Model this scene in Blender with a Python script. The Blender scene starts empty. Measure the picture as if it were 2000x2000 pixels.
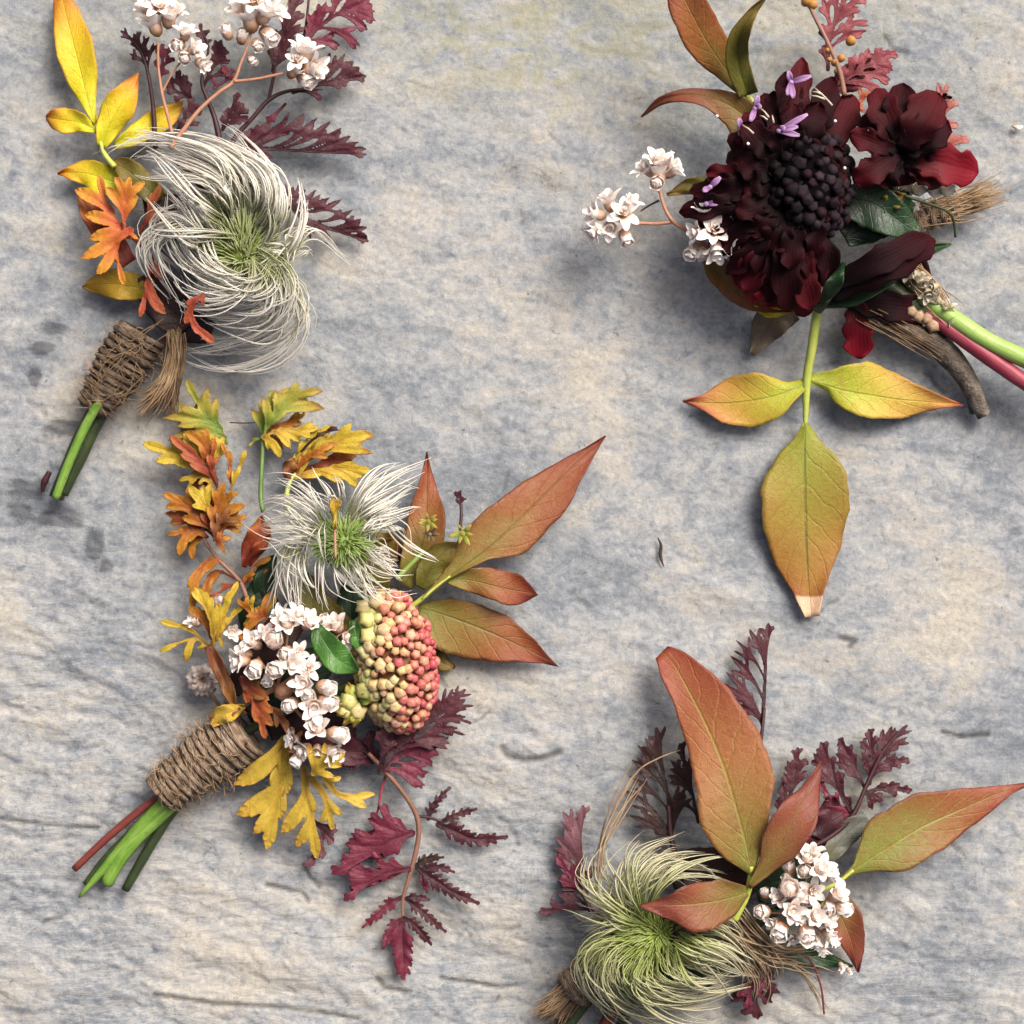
import bpy, math, random
import numpy as np
from mathutils import Vector, Matrix

# ------------------------------------------------------------------ camera, sky, sun, exposure
S = 0.00011            # metres for one photo pixel on the slate (frame = 2000 px = 22 cm)
H = 4300.0             # camera height in the same pixel units (47 cm)
sc = bpy.context.scene
COL = sc.collection
cam_d = bpy.data.cameras.new('camera'); cam = bpy.data.objects.new('camera', cam_d); COL.objects.link(cam)
cam.location = (0, 0, H * S); cam.rotation_euler = (0, 0, 0)
cam_d.sensor_width = 36; cam_d.lens = 36 * H / 2000.0
cam_d.clip_start = 0.01; cam_d.clip_end = 50
sc.camera = cam
SUN_EL, SUN_AZ = math.radians(48), math.radians(38)      # azimuth clockwise from +Y (top of the picture)
world = bpy.data.worlds.new('World'); sc.world = world; world.use_nodes = True
wn = world.node_tree; bg = wn.nodes['Background']
sky = wn.nodes.new('ShaderNodeTexSky'); sky.sky_type = 'NISHITA'; sky.sun_disc = False
sky.sun_elevation = SUN_EL; sky.sun_rotation = SUN_AZ; sky.dust_density = 9.0; sky.air_density = 0.45; sky.ozone_density = 0.3
wn.links.new(sky.outputs[0], bg.inputs[0]); bg.inputs[1].default_value = 0.06
sl = bpy.data.lights.new('sun', 'SUN'); sl.energy = 1.5; sl.angle = math.radians(32); sl.color = (1.0, 0.945, 0.87)
so = bpy.data.objects.new('sun', sl); COL.objects.link(so)
sd = Vector((math.sin(SUN_AZ) * math.cos(SUN_EL), math.cos(SUN_AZ) * math.cos(SUN_EL), math.sin(SUN_EL)))
so.rotation_euler = sd.to_track_quat('Z', 'Y').to_euler()
vs = sc.view_settings
vs.view_transform = 'Standard'; vs.look = 'None'; vs.gamma = 1.0; vs.exposure = 1.56
vs.use_curve_mapping = False
sc.cycles.max_bounces = 6; sc.cycles.diffuse_bounces = 3; sc.cycles.glossy_bounces = 2; sc.cycles.transmission_bounces = 3

WHITES = ('fffaf4', 'fbf0e8', 'f8f4ee', 'eeebe0')
rnd = random.Random(7)
nrs = np.random.RandomState(11)

# ------------------------------------------------------------------ material helpers
def srgb(hexs, g=0.72):
    if hexs in WHITES: g = 0.93
    v = [int(hexs[i:i + 2], 16) / 255 for i in (0, 2, 4)]
    return tuple((x / 12.92 if x <= .04045 else ((x + .055) / 1.055) ** 2.4) * g for x in v) + (1.0,)

class NT:
    def __init__(s, name):
        s.m = bpy.data.materials.new(name); s.m.use_nodes = True
        s.t = s.m.node_tree; s.b = s.t.nodes['Principled BSDF']; s.out = s.t.nodes['Material Output']
    def n(s, typ, **kw):
        nd = s.t.nodes.new(typ)
        for k, v in kw.items(): setattr(nd, k, v)
        return nd
    def link(s, a, b): s.t.links.new(a, b)
    def val(s, sock, v):
        if hasattr(v, 'is_output'): s.link(v, sock)
        else: sock.default_value = v
    def math(s, op, a, b=None, c=None, clamp=False):
        nd = s.n('ShaderNodeMath', operation=op, use_clamp=clamp)
        s.val(nd.inputs[0], a)
        if b is not None: s.val(nd.inputs[1], b)
        if c is not None: s.val(nd.inputs[2], c)
        return nd.outputs[0]
    def mix(s, f, a, b, mode='MIX'):
        nd = s.n('ShaderNodeMix', data_type='RGBA', blend_type=mode)
        s.val(nd.inputs[0], f); s.val(nd.inputs[6], a); s.val(nd.inputs[7], b)
        return nd.outputs[2]
    def ramp(s, f, stops, interp='LINEAR'):
        nd = s.n('ShaderNodeValToRGB'); cr = nd.color_ramp; cr.interpolation = interp
        while len(cr.elements) < len(stops): cr.elements.new(0.5)
        for e, (p, c) in zip(cr.elements, stops): e.position = p; e.color = c if len(c) == 4 else (*c, 1)
        s.val(nd.inputs[0], f); return nd.outputs[0]
    def smooth(s, x, lo, hi):
        nd = s.n('ShaderNodeMapRange', interpolation_type='SMOOTHSTEP')
        s.val(nd.inputs[0], x); nd.inputs[1].default_value = lo; nd.inputs[2].default_value = hi
        return nd.outputs[0]
    def noise(s, vec, scale, detail=4, rough=.55, dist=0.0, dim='3D'):
        nd = s.n('ShaderNodeTexNoise', noise_dimensions=dim)
        if vec is not None: s.link(vec, nd.inputs['Vector'])
        nd.inputs['Scale'].default_value = scale; nd.inputs['Detail'].default_value = detail
        nd.inputs['Roughness'].default_value = rough; nd.inputs['Distortion'].default_value = dist
        return nd.outputs[0]
    def bump(s, h, strength, dist):
        nd = s.n('ShaderNodeBump'); s.val(nd.inputs['Height'], h)
        nd.inputs['Strength'].default_value = strength; nd.inputs['Distance'].default_value = dist
        s.link(nd.outputs[0], s.b.inputs['Normal']); return nd
    def thin(s, col, frac):      # light passing through petals and leaves
        tr = s.n('ShaderNodeBsdfTranslucent'); s.val(tr.inputs[0], col)
        mx = s.n('ShaderNodeMixShader'); mx.inputs[0].default_value = frac
        s.link(s.b.outputs[0], mx.inputs[1]); s.link(tr.outputs[0], mx.inputs[2]); s.link(mx.outputs[0], s.out.inputs[0])
    def world_vec(s, k=1.0):
        g = s.n('ShaderNodeNewGeometry'); mp = s.n('ShaderNodeVectorMath', operation='SCALE')
        s.link(g.outputs['Position'], mp.inputs[0]); mp.inputs['Scale'].default_value = k / (1000 * S)
        return mp.outputs[0]

MATS = {}
def leaf_mat(name, stops, vein='c9c860', edge='7a3a2a', veinamt=.6, edgeamt=.5, mott='b0502a', mottamt=.35, rough=.5, trans=.18, side=.25, tipc=None, shift=.35, g=.5):
    """colour runs along the leaf (u), midrib and side veins from the leaf's own coordinates"""
    t = NT(name)
    uv = t.n('ShaderNodeUVMap', uv_map='uv'); sp = t.n('ShaderNodeSeparateXYZ'); t.link(uv.outputs[0], sp.inputs[0])
    u, v = sp.outputs[0], sp.outputs[1]
    w = t.world_vec(); oi = t.n('ShaderNodeObjectInfo')
    add = t.n('ShaderNodeVectorMath', operation='ADD'); t.link(w, add.inputs[0]); t.link(oi.outputs['Random'], add.inputs[1])
    wv = add.outputs[0]
    n1 = t.noise(wv, 16, 5, .6, .3); n2 = t.noise(wv, 70, 4, .6); n3 = t.noise(wv, 260, 3, .6)
    av = t.math('MULTIPLY', t.math('ABSOLUTE', t.math('SUBTRACT', v, .5)), 2.0)
    uu = t.math('ADD', u, t.math('MULTIPLY', t.math('SUBTRACT', n1, .5), shift))
    uu = t.math('ADD', uu, t.math('MULTIPLY', t.math('SUBTRACT', oi.outputs['Random'], .5), .12))
    uu = t.math('ADD', uu, t.math('MULTIPLY', t.math('SUBTRACT', av, .35), .16))
    col = t.ramp(uu, [(p, srgb(c, g)) for p, c in stops])
    col = t.mix(t.math('MULTIPLY', t.smooth(n2, .5, .72), mottamt), col, srgb(mott, g))
    vo = t.n('ShaderNodeTexVoronoi', feature='DISTANCE_TO_EDGE'); t.link(wv, vo.inputs['Vector']); vo.inputs['Scale'].default_value = 85
    net = t.math('SUBTRACT', 1.0, t.smooth(vo.outputs[0], .0, .12))
    col = t.mix(t.math('MULTIPLY', net, .10), col, srgb(vein, g))
    sv = t.math('SUBTRACT', t.math('MULTIPLY', u, 7.0), t.math('MULTIPLY', av, 1.6))
    sv = t.math('ADD', sv, t.math('MULTIPLY', n1, .8))
    fr = t.math('ABSOLUTE', t.math('SUBTRACT', t.math('FRACT', sv), .5))
    svm = t.math('SUBTRACT', 1.0, t.smooth(fr, .0, .09))
    col = t.mix(t.math('MULTIPLY', svm, side * .45), col, srgb(vein, g))
    mid = t.math('SUBTRACT', 1.0, t.smooth(av, .01, .06))
    col = t.mix(t.math('MULTIPLY', mid, t.math('MULTIPLY', veinamt * .75, t.smooth(n1, .25, .6))), col, srgb(vein, g))
    ed = t.smooth(t.math('ADD', av, t.math('MULTIPLY', t.math('SUBTRACT', n2, .5), .3)), .82, 1.02)
    col = t.mix(t.math('MULTIPLY', ed, edgeamt), col, srgb(edge, g))
    pat = t.smooth(t.noise(wv, 28, 5, .7, .6), .54, .68)
    col = t.mix(t.math('MULTIPLY', pat, .28), col, srgb(mott, g)); col = t.mix(t.math('MULTIPLY', t.smooth(n3, .66, .74), .5), col, srgb('4a2a1c', g))
    if tipc:
        col = t.mix(t.smooth(t.math('ADD', u, t.math('MULTIPLY', t.math('SUBTRACT', n1, .5), .07)), .885, .905), col, srgb(tipc))
    col = t.mix(t.math('MULTIPLY', t.math('SUBTRACT', n3, .35), .5), col, (0.02, .012, .008, 1))
    t.link(col, t.b.inputs['Base Color']); t.b.inputs['Roughness'].default_value = rough
    t.b.inputs['Specular IOR Level'].default_value = .35
    hgt = t.math('ADD', t.math('MULTIPLY', svm, -.35), t.math('ADD', t.math('MULTIPLY', mid, -.8), t.math('ADD', t.math('MULTIPLY', n2, .6), t.math('ADD', t.math('MULTIPLY', net, -.14), t.math('MULTIPLY', n1, 1.6)))))
    t.bump(hgt, .45, .0004); t.link(t.math('ADD', rough - .1, t.math('MULTIPLY', n2, .3)), t.b.inputs['Roughness'])
    if trans: t.thin(col, trans)
    MATS[name] = t.m; return t.m

def simple_mat(name, stops, scale=60, rough=.5, trans=0, bump=.3, bdist=.0003, use_u=0.0, spec=.35, sheen=0, stretch=None):
    t = NT(name); w = t.world_vec(); n1 = t.noise(w, scale, 5, .6, .2); n2 = t.noise(w, scale * 4, 3, .6)
    f = n1
    if use_u:
        uv = t.n('ShaderNodeUVMap', uv_map='uv'); sp = t.n('ShaderNodeSeparateXYZ'); t.link(uv.outputs[0], sp.inputs[0])
        f = t.math('ADD', t.math('MULTIPLY', sp.outputs[0], use_u), t.math('MULTIPLY', t.math('SUBTRACT', n1, .5), 1.1 - use_u * .6))
        if use_u < 1: f = t.math('ADD', f, .5 * (1 - use_u))
    if name.startswith('stem'):
        uv = t.n('ShaderNodeUVMap', uv_map='uv'); mp = t.n('ShaderNodeMapping'); t.link(uv.outputs[0], mp.inputs[0]); mp.inputs['Scale'].default_value = (2.5, 9, 1)
        ns = t.noise(mp.outputs[0], 2.2, 4, .65); f = t.math('ADD', t.math('MULTIPLY', f, .5), t.math('MULTIPLY', ns, .5))
        n2 = t.math('ADD', n2, t.math('MULTIPLY', ns, 2.0))
    col = t.ramp(f, [(p, srgb(c)) for p, c in stops])
    if name.startswith('stem'): col = t.mix(t.math('MULTIPLY', t.smooth(t.noise(w, 90, 4, .7), .6, .7), .45), col, srgb('4a3424', .5))
    t.link(col, t.b.inputs['Base Color']); t.b.inputs['Roughness'].default_value = rough
    t.b.inputs['Specular IOR Level'].default_value = spec
    if sheen: t.b.inputs['Sheen Weight'].default_value = sheen
    if bump: t.bump(t.math('ADD', n1, t.math('MULTIPLY', n2, .5)), bump, bdist)
    if trans: t.thin(col, trans)
    MATS[name] = t.m; return t.m

def bead_mat(name, rough=.5, trans=0, dark='804020', darkamt=.35, spec=.4):
    """colour of the bud itself is the object's colour; stained towards its foot"""
    t = NT(name); oi = t.n('ShaderNodeObjectInfo'); w = t.world_vec(); n1 = t.noise(w, 70, 4); n2 = t.noise(w, 250, 3)
    uv = t.n('ShaderNodeUVMap', uv_map='uv'); sp = t.n('ShaderNodeSeparateXYZ'); t.link(uv.outputs[0], sp.inputs[0])
    col = t.mix(t.math('MULTIPLY', t.smooth(n1, .45, .75), darkamt), oi.outputs['Color'], srgb(dark))
    col = t.mix(t.math('MULTIPLY', n2, .2), col, (1, .9, .75, 1), 'MULTIPLY')
    t.link(col, t.b.inputs['Base Color']); t.b.inputs['Roughness'].default_value = rough
    t.b.inputs['Specular IOR Level'].default_value = spec
    t.bump(n2, .25, .0002)
    MATS[name] = t.m

def petal_mat(name, stops, rough=.55, trans=.2, spec=.3):
    t = NT(name); uv = t.n('ShaderNodeUVMap', uv_map='uv'); sp = t.n('ShaderNodeSeparateXYZ'); t.link(uv.outputs[0], sp.inputs[0])
    w = t.world_vec(); n1 = t.noise(w, 40, 4, .6); n2 = t.noise(w, 200, 3)
    u = t.math('ADD', sp.outputs[0], t.math('MULTIPLY', t.math('SUBTRACT', n1, .5), .5))
    col = t.ramp(u, [(p, srgb(c, .58 if name.startswith('petal') else .72)) for p, c in stops])
    st = t.math('SINE', t.math('MULTIPLY', sp.outputs[1], 46.0))
    t.link(col, t.b.inputs['Base Color']); t.b.inputs['Roughness'].default_value = rough
    t.b.inputs['Specular IOR Level'].default_value = spec
    t.bump(t.math('ADD', t.math('MULTIPLY', st, .25), n2), .35, .0002)
    if trans: t.thin(col, trans)
    MATS[name] = t.m

# ------------------------------------------------------------------ mesh helpers (all lengths in photo pixels)
def P(x, y, h):
    k = (H - h) / H
    return np.array([(x - 1000) * k, (1000 - y) * k, h], float)

def frame(ox, oy, s): 
    def T(p): return (ox + s * p[0], oy + s * p[1])
    T.s = s
    return T

def catmull(pts, n, closed=False):
    pts = np.asarray(pts, float)
    if len(pts) == 2: 
        w = np.linspace(0, 1, n)[:, None]; return pts[0] * (1 - w) + pts[1] * w
    ext = np.vstack([2 * pts[0] - pts[1], pts, 2 * pts[-1] - pts[-2]])
    seg = np.linalg.norm(np.diff(pts[:, :2], axis=0), axis=1) + 1e-6
    cum = np.concatenate([[0], np.cumsum(seg)]); tt = np.linspace(0, cum[-1], n)
    out = np.empty((n, pts.shape[1]))
    for i, t in enumerate(tt):
        k = min(np.searchsorted(cum, t, side='right') - 1, len(seg) - 1)
        x = (t - cum[k]) / seg[k]
        p0, p1, p2, p3 = ext[k], ext[k + 1], ext[k + 2], ext[k + 3]
        out[i] = .5 * (2 * p1 + (p2 - p0) * x + (2 * p0 - 5 * p1 + 4 * p2 - p3) * x * x + (3 * p1 - p0 - 3 * p2 + p3) * x ** 3)
    return out

def interp(vals, n):
    vals = np.atleast_1d(np.asarray(vals, float))
    if len(vals) == 1: return np.full(n, vals[0])
    return np.interp(np.linspace(0, 1, n), np.linspace(0, 1, len(vals)), vals)

def sinterp(vals, n):     # smooth interpolation of a width list
    a = catmull(np.column_stack([np.linspace(0, 1, len(vals)), np.zeros(len(vals)), vals]), n)[:, 2] if len(vals) > 2 else interp(vals, n)
    return np.maximum(a, 0.3)

class MB:
    def __init__(s): s.v, s.f, s.uv = [], [], []
    def grid(s, G, UV, wrap=False):
        n, m = len(G), len(G[0]); o = len(s.v)
        for i in range(n):
            for j in range(m): s.v.append(tuple(G[i][j])); s.uv.append(tuple(UV[i][j]))
        for i in range(n - 1):
            for j in range(m if wrap else m - 1):
                k = (j + 1) % m
                s.f.append((o + i * m + j, o + i * m + k, o + (i + 1) * m + k, o + (i + 1) * m + j))
        return o
    def tube(s, pts, rad, sides=6, cap=True, u0=0, u1=1):
        pts = np.asarray(pts, float); n = len(pts); rad = interp(rad, n)
        tan = np.gradient(pts, axis=0); tan /= np.linalg.norm(tan, axis=1)[:, None] + 1e-9
        ref = np.array([0, 0, 1.0]) if abs(tan[0][2]) < .9 else np.array([1.0, 0, 0])
        G, U = [], []
        for i in range(n):
            a = np.cross(tan[i], ref); a /= np.linalg.norm(a) + 1e-9; ref2 = np.cross(a, tan[i]); ref = ref2
            G.append([pts[i] + rad[i] * (math.cos(q) * a + math.sin(q) * ref2) for q in np.arange(sides) * 2 * math.pi / sides])
            U.append([(u0 + (u1 - u0) * i / (n - 1), j / sides) for j in range(sides)])
        o = s.grid(G, U, True)
        if cap:
            s.f.append(tuple(o + j for j in range(sides))[::-1])
            s.f.append(tuple(o + (n - 1) * sides + j for j in range(sides)))
    def blade(s, pts2, hs, a, b, nu=10, nv=4, fold=.15, wave=0, wfreq=3, seed=0, u0=0, u1=1, twist=0, sag=0):
        """a leaf or petal: spine in photo coordinates, half widths a (left of travel) and b"""
        sp = catmull([(p[0], p[1], 0) for p in pts2], nu)[:, :2]
        hh = interp(hs, nu) if len(np.atleast_1d(hs)) < 3 else catmull([(i, 0, h) for i, h in enumerate(hs)], nu)[:, 2]
        cp = np.asarray(pts2, float); cs_ = np.concatenate([[0], np.cumsum(np.linalg.norm(np.diff(cp, axis=0), axis=1))]); cs_ /= cs_[-1]
        def wid(x):
            x = np.asarray(x, float); ts = np.linspace(0, 1, nu)
            if len(x) != len(cs_): return sinterp(list(x), nu)
            dx = np.diff(x) / np.maximum(np.diff(cs_), 1e-6); sl_ = np.zeros(len(x)); sl_[1:-1] = np.where(dx[:-1] * dx[1:] > 0, 2 * dx[:-1] * dx[1:] / (dx[:-1] + dx[1:] + 1e-12), 0); sl_[0], sl_[-1] = dx[0], dx[-1]
            k = np.clip(np.searchsorted(cs_, ts, side='right') - 1, 0, len(x) - 2); hgt = cs_[k + 1] - cs_[k]; q = (ts - cs_[k]) / hgt
            return np.maximum((2 * q**3 - 3 * q**2 + 1) * x[k] + (q**3 - 2 * q**2 + q) * hgt * sl_[k] + (3 * q**2 - 2 * q**3) * x[k + 1] + (q**3 - q**2) * hgt * sl_[k + 1], .3)
        a = wid(a); b = wid(b)
        tan = np.gradient(sp, axis=0); tan /= np.linalg.norm(tan, axis=1)[:, None] + 1e-9
        r = random.Random(seed); p1, p2 = r.random() * 6, r.random() * 6
        G, U = [], []
        for i in range(nu):
            t = i / (nu - 1); nrm = np.array([tan[i][1], -tan[i][0]]); row, ur = [], []
            for j in range(2 * nv + 1):
                w = (nv - j) / nv
                hw = (a[i] if w > 0 else b[i]) * (1 + .022 * math.sin(t * 31 + p1 * 3 + (2 if w > 0 else 0)) + .014 * math.sin(t * 67 + p2 * 5))
                q = sp[i] + nrm * hw * w
                dz = fold * hw * abs(w) + twist * hw * w - sag * hw * w * w
                if wave: dz += wave * abs(w) ** 1.5 * math.sin(wfreq * t * 6.28 + (p1 if w > 0 else p2) + 1.1 * w)
                row.append(P(q[0], q[1], hh[i] + dz)); ur.append((u0 + (u1 - u0) * t, .5 + w / 2))
            G.append(row); U.append(ur)
        s.grid(G, U)

def root_empty(name, px, py, label, cat, group=None):
    o = bpy.data.objects.new(name, None); COL.objects.link(o)
    p = P(px, py, 0) * S; o.location = p; o['label'] = label; o['category'] = cat; o.empty_display_size = .01
    if group: o['group'] = group
    o['_w'] = list(p)
    return o
WPOS = {}
def worldpos(o): return WPOS.get(o.name, np.zeros(3))

def link_obj(o, parent, wloc):
    COL.objects.link(o)
    if parent is not None:
        o.parent = parent; o.location = Vector(np.asarray(wloc) - worldpos(parent))
    else: o.location = Vector(wloc)
    WPOS[o.name] = np.asarray(wloc, float)

def to_mesh(mb, name, mat, origin):
    v = np.asarray(mb.v, float) * S - origin
    me = bpy.data.meshes.new(name); me.from_pydata(v.tolist(), [], mb.f); me.validate()
    uvl = me.uv_layers.new(name='uv'); li = np.empty(len(me.loops), np.int32); me.loops.foreach_get('vertex_index', li)
    uv = np.asarray(mb.uv, np.float32)[li]; uvl.data.foreach_set('uv', uv.ravel())
    me.materials.append(MATS[mat]); me.polygons.foreach_set('use_smooth', [True] * len(me.polygons))
    return me

def build(mb, name, mat, parent=None, solid=0, kind=None, label=None):
    c = np.asarray(mb.v, float).mean(axis=0) * S
    o = bpy.data.objects.new(name, to_mesh(mb, name, mat, c))
    link_obj(o, parent, c)
    if solid:
        md = o.modifiers.new('thickness', 'SOLIDIFY'); md.thickness = solid * S; md.offset = -1
    if kind: o['kind'] = kind
    if label: o['label'] = label
    return o

def P3(T, pts, hs):
    q = [T(p) for p in pts]; hh = interp(hs, len(q)); return [P(x, y, h) for (x, y), h in zip(q, hh)]

SEED = [100]
def nseed(): SEED[0] += 1; return SEED[0]

def leaf(T, spine, a, b=None, h=(30, 30), mat='leaf_orange', parent=None, name='leaf', fold=.12, wave=9, wfreq=1.7, nu=30, nv=7, solid=1.8, twist=0, sag=0, label=None):
    b = a if b is None else b
    m = MB(); m.blade([T(p) for p in spine], h, [x * T.s for x in a], [x * T.s for x in b], nu, nv, fold, wave, wfreq, nseed(), twist=twist, sag=sag)
    return build(m, name, mat, parent, solid, label=label)

def stem(T, pts, r, h, mat='stem_green', parent=None, name='stem', sides=8, n=None, cap=True, kind=None):
    q = catmull([(*T(p), hh) for p, hh in zip(pts, interp(h, len(pts)))], n or max(14, 6 * len(pts)))
    rr = interp([x * T.s for x in np.atleast_1d(r)], len(q)); rs = random.Random(nseed()); ph = rs.random() * 6
    rr = rr * np.array([1 + .02 * math.sin(ph + i * .5) + rs.uniform(-.012, .012) for i in range(len(q))])
    m = MB(); m.tube([P(*x) for x in q], rr, sides, cap)
    return build(m, name, mat, parent, kind=kind)

def fan(T, spine, tips, w=22, h=(30, 30), mat='fern_dark', parent=None, name='leaflet', teeth=0, cot=1.1, tipdrop=0, solid=2.2, fold=.3, rachis=True, rw=7, minlen=None, cell=2.2):
    """a cut leaf: lobes leaving a midrib, grown together into one sheet with open sinuses"""
    r = random.Random(nseed()); BL = []; fern = mat.startswith('fern'); teeth = max(teeth, 1) if fern and minlen is None else teeth
    sp = catmull([(*T(p), 0) for p in spine], 40)[:, :2]; hs = interp(h, 40)
    L = np.concatenate([[0], np.cumsum(np.linalg.norm(np.diff(sp, axis=0), axis=1))]); ln = L[-1]
    w = w * T.s * (.56 if fern else .86)
    def add(c0, c1, c2, h0, h1, rad, u0, u1):
        t = np.linspace(0, 1, 9)[:, None]; q = (1 - t) ** 2 * c0 + 2 * t * (1 - t) * c1 + t * t * c2
        tt = t[:, 0]; rr = rad * np.interp(tt, (0, .2, .5, .72, .9, 1), (.22, .3, .66, .88, .55, .12) if fern else (.5, .6, .92, .98, .55, .12))
        BL.append((q, rr, h0 + (h1 - h0) * tt + 5 * np.sin(np.pi * tt), u0 + (u1 - u0) * tt))
    for k, tp in enumerate(tips):
        q = np.array(T(tp)); d = np.linalg.norm(sp - q, axis=1); i = int(d.argmin())
        st = min(max(L[i] - max(d[i] * cot, (.36 * ln if minlen is None else minlen * T.s) * r.uniform(.85, 1.15)), 0), .9 * ln)
        i0 = min(int(np.searchsorted(L, st)), 38)
        p0 = sp[i0]; tg = sp[i0 + 1] - sp[i0]; tg = tg / (np.linalg.norm(tg) + 1e-9)
        le = np.linalg.norm(q - p0); c = p0 + tg * le * .24 + (q - p0) * .27
        h0 = hs[i0]; h1 = hs[i] - tipdrop + r.uniform(-6, 10); ww = min(w * r.uniform(.85, 1.15), le * .17)
        add(p0, c, q, h0, h1, ww, .1 + .3 * i0 / 40, 1)
        if teeth:
            for tt in range(teeth):
                for sd in (-1, 1):
                    f = .42 + .4 * (tt + (sd > 0) * .4) / teeth
                    base = (1 - f) ** 2 * p0 + 2 * f * (1 - f) * c + f * f * q
                    dr = (q - p0) / (le + 1e-9); nn = np.array([-dr[1], dr[0]]) * sd
                    e = base + ((dr * .9 + nn * .45) * .42 if fern else (dr * .8 + nn * .62) * .27) * le * r.uniform(.8, 1.2); hb = h0 + (h1 - h0) * f
                    add(base, (base + e) / 2 + dr * 2, e, hb, hb + r.uniform(-3, 4), .7 * ww, f, 1)
    if rachis:
        ii = np.linspace(0, 39, 12).astype(int); BL.append((sp[ii], np.linspace(rw, rw * .5, 12) * T.s, hs[ii], np.linspace(0, .6, 12)))
    pts = np.vstack([x[0] for x in BL]); mg = w + 8; lo, hi = pts.min(0) - mg, pts.max(0) + mg
    g = max(cell, math.sqrt((hi - lo).prod() / 20000)); gx = np.arange(lo[0], hi[0] + g, g); gy = np.arange(lo[1], hi[1] + g, g)
    X, Y = np.meshgrid(gx, gy); Q = np.stack([X, Y], -1)
    def field(Q):
        ds, hh, uu, rl = [], [], [], []
        for q, rr, hz, u in BL:
            best = np.full(Q.shape[:-1], 1e9); bh = np.zeros_like(best); bu = bh.copy(); br = bh + 1
            for j in range(len(q) - 1):
                a_, b_ = q[j], q[j + 1]; v = b_ - a_; t = np.clip(((Q - a_) @ v) / (v @ v + 1e-9), 0, 1)
                rj = rr[j] + (rr[j + 1] - rr[j]) * t; d = np.linalg.norm(Q - a_ - t[..., None] * v, axis=-1) - rj
                m_ = d < best; best = np.where(m_, d, best); bh = np.where(m_, hz[j] + (hz[j + 1] - hz[j]) * t, bh); bu = np.where(m_, u[j] + (u[j + 1] - u[j]) * t, bu); br = np.where(m_, rj, br)
            ds.append(best); hh.append(bh); uu.append(bu); rl.append(br)
        ds = np.array(ds); mn = ds.min(0); W = np.exp(-(ds - mn) / 1.6); sd = mn - 1.6 * np.log(W.sum(0)) * .35; W2 = np.exp(-(ds - mn) / 4.5); sw = W2.sum(0)
        return sd, (W2 * np.array(hh)).sum(0) / sw, (W2 * np.array(uu)).sum(0) / sw, (W2 * np.array(rl)).sum(0) / sw
    sd, hh, uu, rl = field(Q)
    ins = sd < 0; cell_ = ins[:-1, :-1] | ins[1:, :-1] | ins[:-1, 1:] | ins[1:, 1:]
    gyy, gxx = np.gradient(sd, g); gl = np.maximum(np.hypot(gxx, gyy), .35)
    mv = np.where(ins, 0, sd); mv = np.clip(mv, 0, 1.5 * g); X = X - gxx / gl * mv; Y = Y - gyy / gl * mv
    av = np.clip(1 + np.minimum(sd, 0) / np.maximum(rl, 1.5), 0, 1)
    ph = r.random() * 6; hh = hh + fold * rl * av * .8 + 2.5 * np.sin(X / 17 + ph) * np.cos(Y / 21 + ph * 2)
    ids = -np.ones(sd.shape, int); used = np.zeros(sd.shape, bool)
    used[:-1, :-1] |= cell_; used[1:, :-1] |= cell_; used[:-1, 1:] |= cell_; used[1:, 1:] |= cell_
    ids[used] = np.arange(used.sum()); m = MB()
    kk = (H - hh[used]) / H; m.v = np.column_stack([(X[used] - 1000) * kk, (1000 - Y[used]) * kk, hh[used]]).tolist()
    m.uv = np.column_stack([uu[used], .5 + .5 * av[used]]).tolist(); jy, jx = np.nonzero(cell_)
    m.f = np.column_stack([ids[jy, jx], ids[jy + 1, jx], ids[jy + 1, jx + 1], ids[jy, jx + 1]]).tolist()
    return build(m, name, mat, parent, solid)

def under(sp, tips, deg, k):
    b0 = np.array(sp[0], float); c, s_ = math.cos(math.radians(deg)), math.sin(math.radians(deg)); rot = np.array([[c, -s_], [s_, c]])
    f = lambda p: tuple(b0 + rot @ (np.array(p, float) - b0) * k)
    return [f(p) for p in sp], [f(p) for p in tips]
UR = random.Random(31)

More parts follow.
